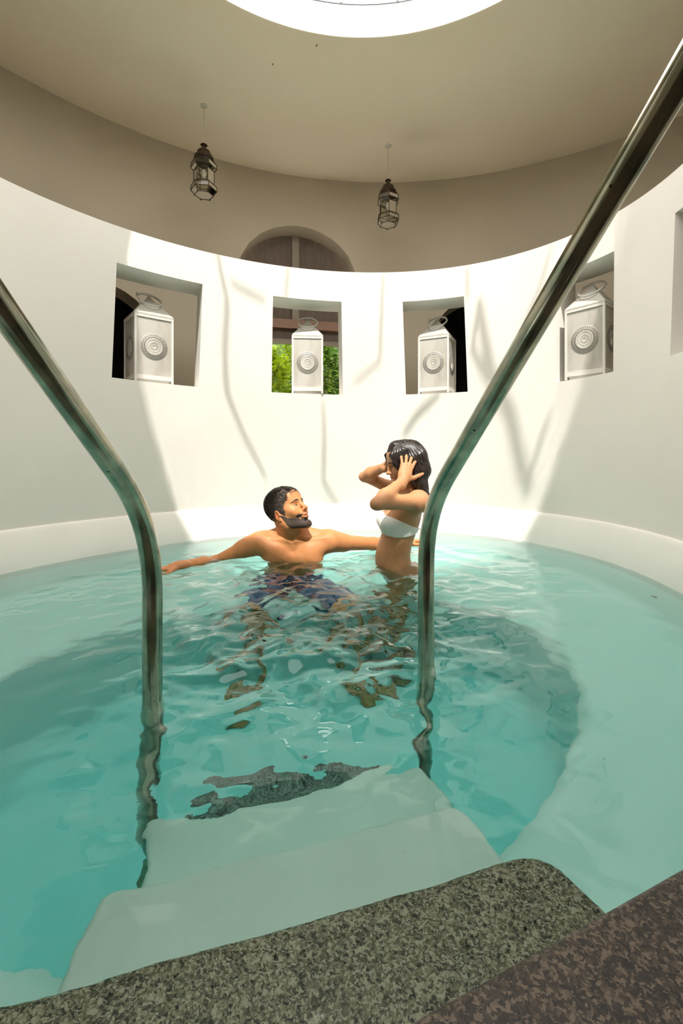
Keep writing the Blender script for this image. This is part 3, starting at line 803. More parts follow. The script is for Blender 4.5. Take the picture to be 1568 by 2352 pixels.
def surface(body, lo, hi, vs, post=None, B=14):
    """sparse surface nets of the field; post(P, d) may change the distance"""
    lo = V3(lo); hi = V3(hi); nb = np.ceil((hi-lo)/(vs*B)).astype(int)
    hd = vs*B*math.sqrt(3)/2
    I = np.stack(np.meshgrid(*[np.arange(n) for n in nb], indexing='ij'), -1).reshape(-1, 3)
    C = lo+(I+.5)*vs*B
    D = np.array([q.dist(C) for q in body.p])
    isu = np.array([q.op == 'u' for q in body.p]); mn = D[isu].min(0)
    act = np.nonzero((mn < hd+.035) & (mn > -hd-.06))[0]
    g = np.arange(B+1)
    G = np.stack(np.meshgrid(g, g, g, indexing='ij'), -1).astype(float)
    ids = []; pos = []; quads = []
    nx, ny, nz = (nb*B+2)
    def gid(i, j, k): return (i*ny+j)*nz+k
    for a in act:
        base = I[a]*B
        sel = [q for q, d in zip(body.p, D[:, a]) if d < (mn[a] if q.op == 'u' else 0)+2*hd+max(q.k, .03)]
        P = lo+(base+G)*vs
        d = body.field(P, sel)
        if post is not None: d = post(P, d)
        n = d < 0
        if n.all() or not n.any(): continue
        # cell vertices
        cs = [n[i:B+i or None, j:B+j or None, k:B+k or None] if False else n[i:i+B, j:j+B, k:k+B] for i in (0,1) for j in (0,1) for k in (0,1)]
        cnt = sum(c.astype(np.int8) for c in cs); m = (cnt > 0) & (cnt < 8)
        ci, cj, ck = np.nonzero(m)
        if len(ci) == 0: continue
        acc = np.zeros((len(ci), 3)); num = np.zeros(len(ci))
        for ax in range(3):
            o = [x for x in range(3) if x != ax]
            for u in (0, 1):
                for v in (0, 1):
                    of = np.zeros(3, int); of[o[0]] = u; of[o[1]] = v; of2 = of.copy(); of2[ax] = 1
                    d0 = d[ci+of[0], cj+of[1], ck+of[2]]; d1 = d[ci+of2[0], cj+of2[1], ck+of2[2]]
                    x = (d0 < 0) != (d1 < 0); t = np.where(x, d0/np.where(x, d0-d1, 1), 0)
                    pt = np.zeros((len(ci), 3)); pt[:] = of; pt[:, ax] = t
                    acc += pt*x[:, None]; num += x
        pos.append(lo+(base+np.c_[ci, cj, ck]+acc/num[:, None])*vs)
        ids.append(gid(base[0]+ci, base[1]+cj, base[2]+ck))
        for ax in range(3):
            o = [x for x in range(3) if x != ax]
            sl0 = [slice(0, B)]*3; sl1 = [slice(0, B)]*3; sl1[ax] = slice(1, B+1)
            x = n[tuple(sl0)] != n[tuple(sl1)]
            e = np.stack(np.nonzero(x), -1)
            if len(e) == 0: continue
            neg = n[tuple(sl0)][e[:, 0], e[:, 1], e[:, 2]]
            e = e+base
            ok = (e[:, o[0]] > 0) & (e[:, o[1]] > 0); e = e[ok]; neg = neg[ok]
            q = []
            for (u, v) in ((0,0), (1,0), (1,1), (0,1)):
                f = e.copy(); f[:, o[0]] -= u; f[:, o[1]] -= v; q.append(gid(f[:, 0], f[:, 1], f[:, 2]))
            q = np.stack(q, -1)
            flip = neg if ax != 1 else ~neg
            q[~flip] = q[~flip][:, ::-1]
            quads.append(q)
    ids = np.concatenate(ids); pos = np.concatenate(pos); quads = np.concatenate(quads)
    u, first = np.unique(ids, return_index=True); pos = pos[first]
    qi = np.searchsorted(u, quads); qi = np.minimum(qi, len(u)-1)
    ok = (u[qi] == quads).all(1); qi = qi[ok]
    return pos, qi

def np_mesh(name, pos, quads, m, parent=None, colf=None, relax=1):
    if relax:
        for _ in range(relax):
            acc = np.zeros_like(pos); cnt = np.zeros(len(pos))
            for k in range(4):
                np.add.at(acc, quads[:, k], pos[quads[:, (k+1) % 4]]+pos[quads[:, k-1]]); np.add.at(cnt, quads[:, k], 2)
            pos = np.where(cnt[:, None] > 0, pos*.5+.5*acc/np.maximum(cnt, 1)[:, None], pos)
    me = bpy.data.meshes.new(name); me.vertices.add(len(pos)); me.vertices.foreach_set('co', pos.astype(np.float32).ravel())
    me.loops.add(quads.size); me.loops.foreach_set('vertex_index', quads.astype(np.int32).ravel())
    me.polygons.add(len(quads)); me.polygons.foreach_set('loop_start', np.arange(0, quads.size, 4, dtype=np.int32))
    me.polygons.foreach_set('use_smooth', np.ones(len(quads), bool)); me.update(calc_edges=True)
    if colf is not None:
        at = me.color_attributes.new('tone', 'FLOAT_COLOR', 'POINT'); c = np.ones((len(pos), 4), np.float32); c[:, :3] = colf(pos)
        at.data.foreach_set('color', c.ravel())
    me.materials.append(m)
    o = bpy.data.objects.new(name, me); col.objects.link(o)
    if parent: o.parent = parent
    return o

def skinmat(name, base):
    m = mat(name, base, .5); nt = m.node_tree; b = nt.nodes['Principled BSDF']
    at = nd(m, 'ShaderNodeVertexColor', layer_name='tone')
    n = nd(m, 'ShaderNodeTexNoise'); n.inputs['Scale'].default_value = 55; n.inputs['Detail'].default_value = 4
    mr = nd(m, 'ShaderNodeMapRange'); mr.inputs[3].default_value = .88; mr.inputs[4].default_value = 1.1
    nt.links.new(n.outputs['Fac'], mr.inputs[0])
    mx = nd(m, 'ShaderNodeMix', data_type='RGBA', blend_type='MULTIPLY'); mx.inputs['Factor'].default_value = 1
    mx2 = nd(m, 'ShaderNodeVectorMath', operation='SCALE')
    mx.inputs['A'].default_value = (*base, 1); nt.links.new(at.outputs[0], mx.inputs['B'])
    nt.links.new(mx.outputs['Result'], mx2.inputs[0]); nt.links.new(mr.outputs[0], mx2.inputs['Scale'])
    nt.links.new(mx2.outputs[0], b.inputs['Base Color'])
    b.inputs['Subsurface Weight'].default_value = .12; b.inputs['Subsurface Radius'].default_value = (1, .4, .2); b.inputs['Subsurface Scale'].default_value = .008
    b.inputs['Specular IOR Level'].default_value = .35
    n9 = nd(m, 'ShaderNodeTexNoise'); n9.inputs['Scale'].default_value = 260; n9.inputs['Detail'].default_value = 3
    bp = nd(m, 'ShaderNodeBump'); bp.inputs['Strength'].default_value = .35; bp.inputs['Distance'].default_value = .0012
    nt.links.new(n9.outputs['Fac'], bp.inputs['Height']); nt.links.new(bp.outputs[0], b.inputs['Normal'])
    return m
SKIN_M = skinmat('tanned_wet_skin', (.58,.245,.095)); SKIN_W = skinmat('olive_wet_skin', (.53,.26,.125))
HAIR_M = noise_mat('dark_short_hair', (.030,.022,.016), (.070,.052,.038), 60, .6)
HAIR_W = noise_mat('wet_black_hair', (.012,.009,.008), (.030,.020,.016), 40, .22)
BEARD = noise_mat('dark_stubble', (.024,.016,.011), (.072,.046,.031), 300, .75)
SHORTS = noise_mat('navy_swim_cloth', (.035,.085,.20), (.05,.11,.24), 20, .7)
BIKINI = noise_mat('white_swim_cloth', (.80,.80,.75), (.84,.84,.80), 40, .75, bump=.2, bscale=500, bdist=.0005)
EYEW = mat('eye_white', (.72,.68,.64), .15); IRIS = mat('dark_iris', (.03,.015,.008), .1); TEETH = mat('teeth', (.85,.82,.76), .25); BROW = mat('brow_hair', (.03,.02,.015), .6)

def frame(psi, pitch, roll, c, s=1.0):
    """head frame: x = the person's right, y = forward, z = up"""
    f0 = Vector((math.sin(R(psi)), -math.cos(R(psi)), 0)); up = Vector((0,0,1)); r = f0.cross(up)
    f = f0*math.cos(R(pitch))+up*math.sin(R(pitch)); u = up*math.cos(R(pitch))-f0*math.sin(R(pitch))
    r2 = r*math.cos(R(roll))+u*math.sin(R(roll)); u2 = u*math.cos(R(roll))-r*math.sin(R(roll))
    m = Matrix(((r2.x, f.x, u2.x, c[0]), (r2.y, f.y, u2.y, c[1]), (r2.z, f.z, u2.z, c[2]), (0,0,0,1)))
    return m @ Matrix.Scale(s, 4)

def head(b, male=True, smile=True):
    w = 1.0 if male else .94
    b.ell((0,-.016,.042), (.076*w,.096,.086), k=.01)
    b.ell((0,.030,.010), (.066*w,.060,.080), k=.04)
    b.ell((0,.030,-.045), (.054*w,.055,.060), k=.03)
    j = .050 if male else .044
    for s in (-1, 1):
        b.chain([(s*j*1.12,-.004,-.018), (s*j,.008,-.062), (s*.014,.078,-.098)], [.020,.019,.016], k=.028)
        b.ell((s*.043*w,.064,-.012), (.022,.022,.018), k=.03)            # cheekbone
        b.cone((s*.012,.090,.030), (s*.040*w,.077,.032), .0085, .007, k=.016)   # brow ridge
    b.ball((0,.083,-.099), .016 if male else .013, k=.025)
    b.ell((0,.070,.066), (.05,.024,.034), k=.03)                          # forehead
    for s in (-1, 1):
        b.ell((s*.031,.100,.012), (.017,.016,.0105), k=.014, op='s')     # eye sockets
        b.ball((s*.0305,.0735,.0105), .0128, k=.004)                     # eyeball under the lids
    n = 1.0 if male else .86
    b.chain([(0,.090,.024), (0,.100,.004), (0,.112*(.5+.5*n)+.003,-.018)], [.0075,.0085,.0100], k=.012)
    b.ball((0,.116,-.0205), .0095, k=.008)
    for s in (-1, 1):
        b.ell((s*.0115,.1015,-.0245), (.0075,.0105,.0075), k=.007)
        b.ell((s*.0060,.1085,-.0315), (.0030,.0042,.0028), k=.003, op='s')
        if smile: b.cone((s*.021,.097,-.028), (s*.034,.083,-.050), .0022, .0020, k=.010, op='s')   # smile fold
        if smile: b.ell((s*.038,.072,-.030), (.018,.016,.014), k=.016)
    b.ell((0,.086,-.045), (.028,.016,.022), k=.014)                      # muzzle
    mw = .026 if smile else .020; mz = -.055
    for s in (-1, 1):
        b.chain([(0,.1015,mz+.005), (s*.010,.1000,mz+.0062), (s*mw,.086,mz+(.0045 if smile else .001))], [.0052,.0045,.0026], k=.004)
        b.chain([(0,.1005,mz-.0085), (s*.011,.0975,mz-.0075), (s*mw,.0855,mz+(.003 if smile else 0))], [.0062,.0052,.0026], k=.004)
    b.cone((-mw*.9,.098,mz+(.002 if smile else 0)), (mw*.9,.098,mz+(.002 if smile else 0)), .0016, .0016, k=.003, op='s')
    b.ell((0,.106,mz-.0010), (mw*.72,.012,.0024 if smile else .0008), k=.003, op='s')
    b.ell((0,.088,-.081), (.017,.006,.004), k=.010, op='s')
    for s in (-1, 1):   # ears
        e = Matrix.Rotation(s*R(-14), 3, 'Z') @ Matrix.Rotation(R(-12), 3, 'X')
        b.ell((s*.079*w,-.012,-.002), (.0065,.0185,.031), k=.006, rot=e)
        b.ell((s*.0865*w,-.009,.002), (.0075,.0110,.019), k=.003, op='s', rot=e)
        b.ball((s*.078*w,-.004,-.028), .007, k=.006)
        b.ell((s*.080*w,.004,-.004), (.004,.004,.006), k=.003)
    return b

def hand(b, wrist, d, side, scale=1.0, curl=(15,20,18), spread=9, thumb_out=42, thumb_lift=10, fingers=None, left=False):
    """d: towards the fingers, side: towards the thumb; palm normal = d x side (pointing out of the back of the hand when left is False)"""
    d = Vector(d).normalized(); s = Vector(side); s = (s-d*s.dot(d)).normalized(); n = d.cross(s)
    if left: n = -n           # n points out of the back of the hand
    w = Vector(wrist); S_ = scale
    def P(x, y, z): return w+(d*x+s*y+n*z)*S_
    kn = [(.092,.027,.002), (.096,.009,.004), (.091,-.009,.002), (.082,-.025,-.002)]
    lens = [(.040,.025,.020), (.045,.028,.021), (.042,.026,.020), (.033,.020,.018)]
    b.ell(P(.045,.0,-.002), (.048*S_,.036*S_,.0125*S_), k=.014, rot=Matrix((d, s, n)).transposed())
    b.ell(P(.042,.026,-.010), (.030*S_,.013*S_,.014*S_), k=.012, rot=Matrix((d, s, n)).transposed())   # ball of the thumb
    b.cone(P(-.03,0,0), P(.03,0,0), .024*S_, .022*S_, k=.02)
    for i, (k_, L) in enumerate(zip(kn, lens)):
        b.cone(P(.02, k_[1]*.5, 0), P(*k_), .0105*S_, .0102*S_, k=.010)
        cu = curl if fingers is None else fingers[i]
        a = 0; p = P(*k_); sp = R((1.4-i)*spread); fd = (d*math.cos(sp)+s*math.sin(sp))
        rr = [.0092, .0082, .0074, .0064]
        if i == 3: rr = [x*.88 for x in rr]
        b.ball(p, .0100*S_, k=.006)
        for q in range(3):
            a += R(cu[q]); dirn = fd*math.cos(a)-n*math.sin(a); e = p+dirn*L[q]*S_
            b.cone(p, e, rr[q]*S_, rr[q+1]*S_, k=.0035); p = e
    to = R(thumb_out); tb_ = P(.022,.024,-.008); td = d*math.cos(to)+s*math.sin(to)-n*math.sin(R(thumb_lift)); td.normalize()
    t1 = tb_+td*.042*S_; td2 = (td+d*.25).normalized(); t2 = t1+td2*.032*S_; t3 = t2+(td2+d*.08-n*.1).normalized()*.024*S_
    b.chain([tb_, t1, t2, t3], [.0135*S_, .0108*S_, .0098*S_, .0075*S_], k=.006)
    return b

def probe(body, Mh, x, z, y0=.14, y1=.02):
    """local y of the face surface at (x, z)"""
    ys = np.linspace(y0, y1, 121); P = np.array([tuple(Mh @ Vector((x, y, z))) for y in ys])
    d = body.field(P); k = np.nonzero(d < 0)[0]
    return float(ys[k[0]]) if len(k) else y1
def loc_of(Mh, P):
    inv = np.linalg.inv(np.array(Mh)); return P @ inv[:3,:3].T + inv[:3,3]
def vnoise(P, f, seed=0):
    """cheap smooth pseudo noise, -1..1"""
    rs = np.random.RandomState(seed); out = 0
    for k in range(5):
        a = rs.normal(size=3); a /= np.linalg.norm(a); out = out+np.sin((P @ a)*f*rs.uniform(.7, 1.4)+rs.uniform(0, 6.28)+1.3*np.sin((P @ np.roll(a, 1))*f*.6))
    return out/5
def sst(x, a, b): t = np.clip((x-a)/(b-a), 0, 1); return t*t*(3-2*t)

def face_parts(bb, Mh, inv, root, s, opening, dens, brows):
    """almond eye opening with iris, a dark lash line and an eyebrow"""
    cx, cz = s*.0305, .0105; N_ = 14
    def lid(t, sgn): return cz-.0008+sgn*opening*.5*(1-t*t)*(1.15 if sgn > 0 else .85)-.0018*t*t*0+ .0012*t*s
    e = MB(); vs = []
    for j in range(5):
        for k in range(N_+1):
            t = -1+2*k/N_; x = cx+t*.0135; z = lid(t, -1)+(lid(t, 1)-lid(t, -1))*j/4
            y = probe(bb, Mh, x, z)+.0005; vs.append(Mh @ Vector((x, y, z))-inv)
    e.add(vs, [(j*(N_+1)+k, j*(N_+1)+k+1, (j+1)*(N_+1)+k+1, (j+1)*(N_+1)+k) for j in range(4) for k in range(N_)])
    eo = e.build('eye', EYEW, root, angle=80)
    ir = MB(); vs = []; ix = cx-.002*s if s > 0 else cx+.004; h = opening*.5
    for j in range(5):
        for k in range(9):
            a = PI*(k/8-.5); t = (-1+2*j/4); x = ix+.0052*math.sin(a); z = cz-.0006+t*min(h*.95, .0052)*math.cos(a)
            vs.append(Mh @ Vector((x, probe(bb, Mh, x, z)+.0011, z))-inv)
    ir.add(vs, [(j*9+k, j*9+k+1, (j+1)*9+k+1, (j+1)*9+k) for j in range(4) for k in range(8)]); ir.build('iris', IRIS, eo, angle=80)
    ls = MB(); up_ = []; lo_ = []
    for k in range(N_+1):
        t = -1+2*k/N_; x = cx+t*.0142
        for z, L_ in ((lid(t, 1)+.0004, up_), (lid(t, -1)-.0002, lo_)): L_.append(Mh @ Vector((x, probe(bb, Mh, x, z)+.0008, z))-inv)
    ls.tube(up_, .0013, 5); ls.build('eyelashes', BROW, root, angle=80)
    MB().tube(lo_, .0006, 5).build('lower_lashes', BROW, root, angle=80)
    br_ = MB(); rnd2 = random.Random(3+s)
    for k in range(130):
        t = rnd2.uniform(0, 1); x = s*(.011+.037*t); z = .0300+.0062*math.sin(.5+t*2.1)-.004*t+rnd2.uniform(-.0030,.0030)*(1-.6*t)
        y = probe(bb, Mh, x, z)+.0006; p = Vector((x, y, z)); x2 = x+s*.006; z2 = z+.0022-.004*t
        br_.tube([Mh @ p-inv, Mh @ Vector((x2, probe(bb, Mh, x2, z2)+.0012, z2))-inv], [.0011, .0004], 4)
    br_.build('eyebrow', BROW, root)

# ------------------------------------------------------------------ the man, seated on the underwater bench, arms spread on the water
def make_man():
    root = empty('person', (-.265, 2.52, ZB)); inv = Vector(root.location)
    Mh = frame(58, 27, -3, (-.286, 2.445, -.306), 1.045)
    b = Body()
    hw = W(663, 1160, 2.42)
    # torso
    b.ell((-.262,2.515,-.625), (.160,.108,.185), k=.03)
    b.ell((-.258,2.520,-.520), (.165,.085,.085), k=.04)
    for s in (-1, 1): b.ell((-.262+s*.080,2.445,-.560), (.086,.048,.066), k=.022)      # chest muscles
    b.ell((-.265,2.525,-.800), (.140,.095,.14), k=.06)
    b.ell((-.268,2.530,-.915), (.160,.112,.095), k=.05)
    for s in (-1, 1): b.ell((-.262+s*.085,2.462,-.490), (.088,.048,.048), k=.03)
    NB = V3(-.262,2.475,-.450)
    hb = np.array(Mh @ Vector((0,-.030,-.060)))[:3]
    b.cone(NB, hb, .060, .056, k=.03)
    b.cone(NB+V3(0,.03,-.02), np.array(Mh @ Vector((0,-.05,-.02)))[:3], .050, .050, k=.03)
    # neck muscle from behind the near ear to the notch
    b.cone(np.array(Mh @ Vector((.058,-.022,-.045)))[:3], (-.268,2.425,-.446), .015, .011, k=.014)
    b.cone(np.array(Mh @ Vector((-.055,-.015,-.050)))[:3], (-.250,2.424,-.446), .014, .010, k=.014)
    SL = V3(-.448,2.475,-.478); SR = V3(-.062,2.500,-.470)
    for S_, sgn in ((SL, -1), (SR, 1)):
        b.cone(V3(-.262+sgn*.035,2.51,-.425), V3(S_[0]-sgn*.03, S_[1]+.01, -.447), .042, .034, k=.035)     # trapezius
        b.cone((-.262+sgn*.018,2.424,-.455), (S_[0]-sgn*.02, 2.448, -.446), .0090, .0080, k=.020)             # collarbone
        b.ball(S_, .058, k=.035)
        b.cone((-.262+sgn*.10,2.455,-.52), S_+V3(0,-.01,-.01), .045, .045, k=.035)
    b.ball((-.262,2.403,-.447), .008, k=.02, op='s')
    b.cone((-.262,2.386,-.49), (-.262,2.382,-.60), .006, .006, k=.02, op='s')
    b.ball(np.array(Mh @ Vector((0,.018,-.118)))[:3], .010, k=.02)
    # his right arm (left in the picture): bent at the surface
    EL = V3(-.692,2.455,-.588); WL = V3(-.822,2.255,-.556)
    b.cone(SL+V3(-.01,-.005,0), SL+V3(-.085,-.005,-.03), .053, .049, k=.03)
    b.cone(SL+V3(-.06,-.005,-.02), EL, .049, .038, k=.03)
    b.ball(EL, .037, k=.02)
    b.cone(EL, EL+(WL-EL)*.35, .036, .040, k=.02); b.cone(EL+(WL-EL)*.35, WL, .040, .024, k=.02)
    hand(b, WL, (-.105,-.055,-.010), (.35,-1,.05), .98, curl=(6,10,10), spread=8, thumb_out=38, fingers=[(4,8,8),(8,12,10),(10,14,12),(12,16,14)])
    # his left arm (right in the picture): straight, reaching back behind the woman
    ER = V3(.195,2.675,-.520); WR = V3(.395,2.815,-.545)
    b.cone(SR+V3(.01,.0,0), SR+V3(.075,.045,-.02), .052, .047, k=.03)
    b.cone(SR+V3(.05,.03,-.015), ER, .047, .037, k=.03)
    b.cone(ER, ER+(WR-ER)*.35, .036, .038, k=.02); b.cone(ER+(WR-ER)*.35, WR, .038, .024, k=.02)
    hand(b, WR, (.125,.065,.008), (.2,-1,.15), .98, curl=(5,8,8), spread=7, thumb_out=35, left=True)
    # legs: thighs forward, feet on the pool floor
    for s, K, A, T in ((-1, (-.43,2.13,-.985), (-.40,2.06,-1.465), (-.43,1.88,-1.525)), (1, (.03,2.13,-.975), (.075,2.12,-1.465), (.115,1.94,-1.525))):
        H = V3(-.265+s*.085,2.50,-.945); K = V3(K); A = V3(A); T = V3(T)
        b.cone(H, K, .082, .056, k=.04); b.ball(K, .055, k=.02)
        b.cone(K, K+(A-K)*.3+V3(0,.02,0), .050, .056, k=.03); b.cone(K+(A-K)*.3+V3(0,.02,0), A, .055, .033, k=.03)
        b.ball(A+V3(0,.03,-.045), .030, k=.03); b.cone(A, T, .036, .026, k=.03)
        u = (T-A); u[2] = 0; u /= np.linalg.norm(u); sd = V3(-u[1], u[0], 0)*s*-1
        for q in range(5):
            o_ = T+sd*(.032-.015*q)+u*(.0-.006*q); b.cone(o_-u*.03, o_+u*.03+V3(0,0,-.008), .0125-.001*q, .0095-.0008*q, k=.006)
    torso = Body(); torso.p = list(b.p)
    hp0 = len(b.p)
    b.M = Mh; head(b, True, True); b.M = None
    pos, q = surface(b, (-1.10,1.78,-1.60), (.62,2.98,-.10), .0031)
    def tone(P):
        L = loc_of(Mh, P); c = np.ones((len(P), 3))
        inh = (L[:, 2] > -.13) & (np.abs(L[:, 0]) < .1) & (L[:, 1] > .0)
        lip = inh*np.exp(-((L[:, 0]/.024)**2)**2)*np.exp(-((L[:, 2]+.0565)/.0095)**2)*(L[:, 1] > .082)
        c *= 1-lip[:, None]*np.array([.12,.38,.25])
        red = inh*(np.exp(-((L[:, 0])/.014)**2-((L[:, 2]+.02)/.016)**2)*.6*(L[:, 1] > .1))
        c *= 1-red[:, None]*np.array([.0,.18,.18])
        ear = np.exp(-((np.abs(L[:, 0])-.08)/.012)**2-((L[:, 1]+.012)/.03)**2-((L[:, 2])/.04)**2); c *= 1-ear[:, None]*np.array([.02,.25,.25])
        m = vnoise(P, 22, 3)[:, None]; c *= 1+m*np.array([.02,.05,.06])
        for nx in (-.352, -.172):
            r = np.sqrt(((P-V3(nx,2.40,-.585))**2).sum(1)); c *= 1-np.exp(-(r/.016)**2)[:, None]*np.array([.35,.55,.6])
        return c
    body = np_mesh('body', pos-np.array(inv), q, SKIN_M, root, lambda P: tone(P+np.array(inv)), relax=1)
    # hair: close cap with a rough top, and short wet tufts
    hb_ = Body(); hb_.M = Mh; head(hb_, True, True)
    hb_.p = [x for x in hb_.p if x.op == 'u'][:3]
    def region(L):
        x, y, z = np.abs(L[..., 0]), L[..., 1], L[..., 2]
        f = y-.040-np.maximum(0, z-.03)*.95+np.maximum(0, .045-x)*.10*(z > .05)
        zl = np.where(y > -.002, -.026, -.026-.040*sst(-y, .002, .05)); zl = zl+np.where((y < .012) & (y > -.034), .040*np.exp(-((y+.008)/.020)**2), 0)
        return np.maximum(f, (zl-z))
    def hpost(P, d):
        L = loc_of(Mh, P); top = sst(L[..., 2], .02, .10)*(1+.7*sst(L[..., 1], -.01, .05))
        r = region(L)+.002*vnoise(L, 300, 9)
        fade = sst(-r, -.001, .012)
        d = d-(.0035+.0075*top)*fade+.001*(1-fade)-(.0016*(.4+top)*vnoise(L, 420, 5)+.003*top*vnoise(L, 150, 6))*fade
        return np.maximum(d, r)
    c = np.array(Mh)[:3, 3]
    pos, q = surface(hb_, c-.14, c+.17, .0022, hpost)
    tuft = MB(); rnd = random.Random(7)
    cand = []
    for i in range(7500):
        a = rnd.uniform(0, 2*PI); cz = rnd.uniform(-.45, 1); sn = math.sqrt(1-cz*cz); cand.append((sn*math.cos(a), sn*math.sin(a), cz))
    cand = np.array(cand); PP = cand*np.array([.078,.100,.092])+np.array([0,-.016,.045])
    Mn = np.array(Mh)
    for _ in range(3):
        d_ = hb_.field(PP @ Mn[:3,:3].T+Mn[:3,3]); t_ = .003+.006*sst(PP[:, 2], .02, .10); PP = PP+cand*(t_-d_)[:, None]
    for i in range(len(PP)):
        nrm = Vector(cand[i]); p = Vector(PP[i])
        if region(np.array([[p.x, p.y, p.z]]))[0] > rnd.uniform(-.005, .002): continue
        tp = max(0, min(1, (p.z-.02)/.08)); l = .007+.014*tp*rnd.uniform(.6, 1.2)
        sw = Vector((rnd.gauss(0,.5), .8+.3*tp, -.5+.5*tp))+Vector((math.sin(p.x*130+p.z*60), .4*math.sin(p.y*110+1), 0))*.5
        tg = (sw-nrm*sw.dot(nrm)).normalized(); g = (nrm*(.30+.45*tp)+tg*.8).normalized(); w_ = .0011+.0009*tp
        m1 = p+nrm*.0005*tp+g*l*.5; m2 = m1+(tg+nrm*(.15+.3*tp)+Vector((rnd.gauss(0,.25), 0, rnd.gauss(0,.25)))).normalized()*l*.5
        tuft.tube([Mh @ (p-nrm*.004), Mh @ p, Mh @ m1, Mh @ m2], [w_, w_, w_*.8, .0002], 3)
    tv = np.array([tuple(v) for v in tuft.v])
    hm = np_mesh('hair', pos-np.array(inv), q, HAIR_M, root, relax=0)
    bm = bmesh.new(); bm.from_mesh(hm.data); vs_ = [bm.verts.new(Vector(v)-inv) for v in tuft.v]
    for f in tuft.f:
        try: bm.faces.new([vs_[i] for i in f])
        except ValueError: pass
    bm.to_mesh(hm.data); bm.free()
    # beard
    bb = Body(); bb.M = Mh; head(bb, True, True); bb.M = None
    def bpost(P, d):
        L = loc_of(Mh, P); x, y, z = np.abs(L[..., 0]), L[..., 1], L[..., 2]
        up = z-(-.018-(y-.015)*.54)-.012*sst(-y, -.035, -.015)-.002*vnoise(L, 160, 4)                      # cheek line
        up = np.where(y > .074, np.maximum(z+.030+.18*x, up-.02), up)
        up = np.maximum(up, -(y-.012+.25*(z+.06)))                              # edge in front of the ear
        up = np.maximum(up, -(z+.117-.42*np.maximum(0, .07-y)))
        lips = np.sqrt((x/.0265)**2+((z+.0565)/.0095)**2)-1
        up = np.maximum(up, np.where(y > .076, -lips*.012, -1))
        fade = sst(-up, -.001, np.where(y > .08, .004, .010))
        return np.maximum(d-(.0014+.0006*vnoise(L, 600, 2))*fade+.0012*(1-fade), up)
    pos, q = surface(bb, c-.15, c+.15, .0022, bpost)
    np_mesh('beard', pos-np.array(inv), q, BEARD, root, relax=0)
    # eyes, brows, teeth
    for s in (-1, 1): face_parts(bb, Mh, inv, root, s, .0068, 1.0, True)
    t_ = MB()
    for k in range(9):
        a = -1+2*k/8; t_.box((a*.0185, .0965-.009*a*a, -.0535+.0015*a*a), (.0042, .004, .0055))
    t_.v = [tuple(Mh @ Vector(v)-inv) for v in t_.v]; t_.build('teeth', TEETH, root, smooth=False)
    # swim shorts
    sh = Body(); n_ = V3(0,0,0)
    sh.ell((-.268,2.530,-.905), (.172,.124,.100), k=.03); sh.ell((-.266,2.525,-.845), (.155,.108,.07), k=.03)
    for s, K in ((-1, V3(-.43,2.13,-.985)), (1, V3(.03,2.13,-.975))):
        H = V3(-.265+s*.085,2.50,-.945); sh.cone(H, H+(K-H)*.72, .096, .092, k=.03)
    pos, q = surface(sh, (-.60,2.10,-1.12), (.10,2.70,-.76), .006, lambda P, d: np.maximum(d-.002*vnoise(P, 60, 8), P[..., 2]+.815))
    np_mesh('swim_shorts', pos-np.array(inv), q, SHORTS, root)
    return tag(root, 'bearded dark-haired man sitting chest-deep in the water, arms spread, looking up at the woman', 'person')

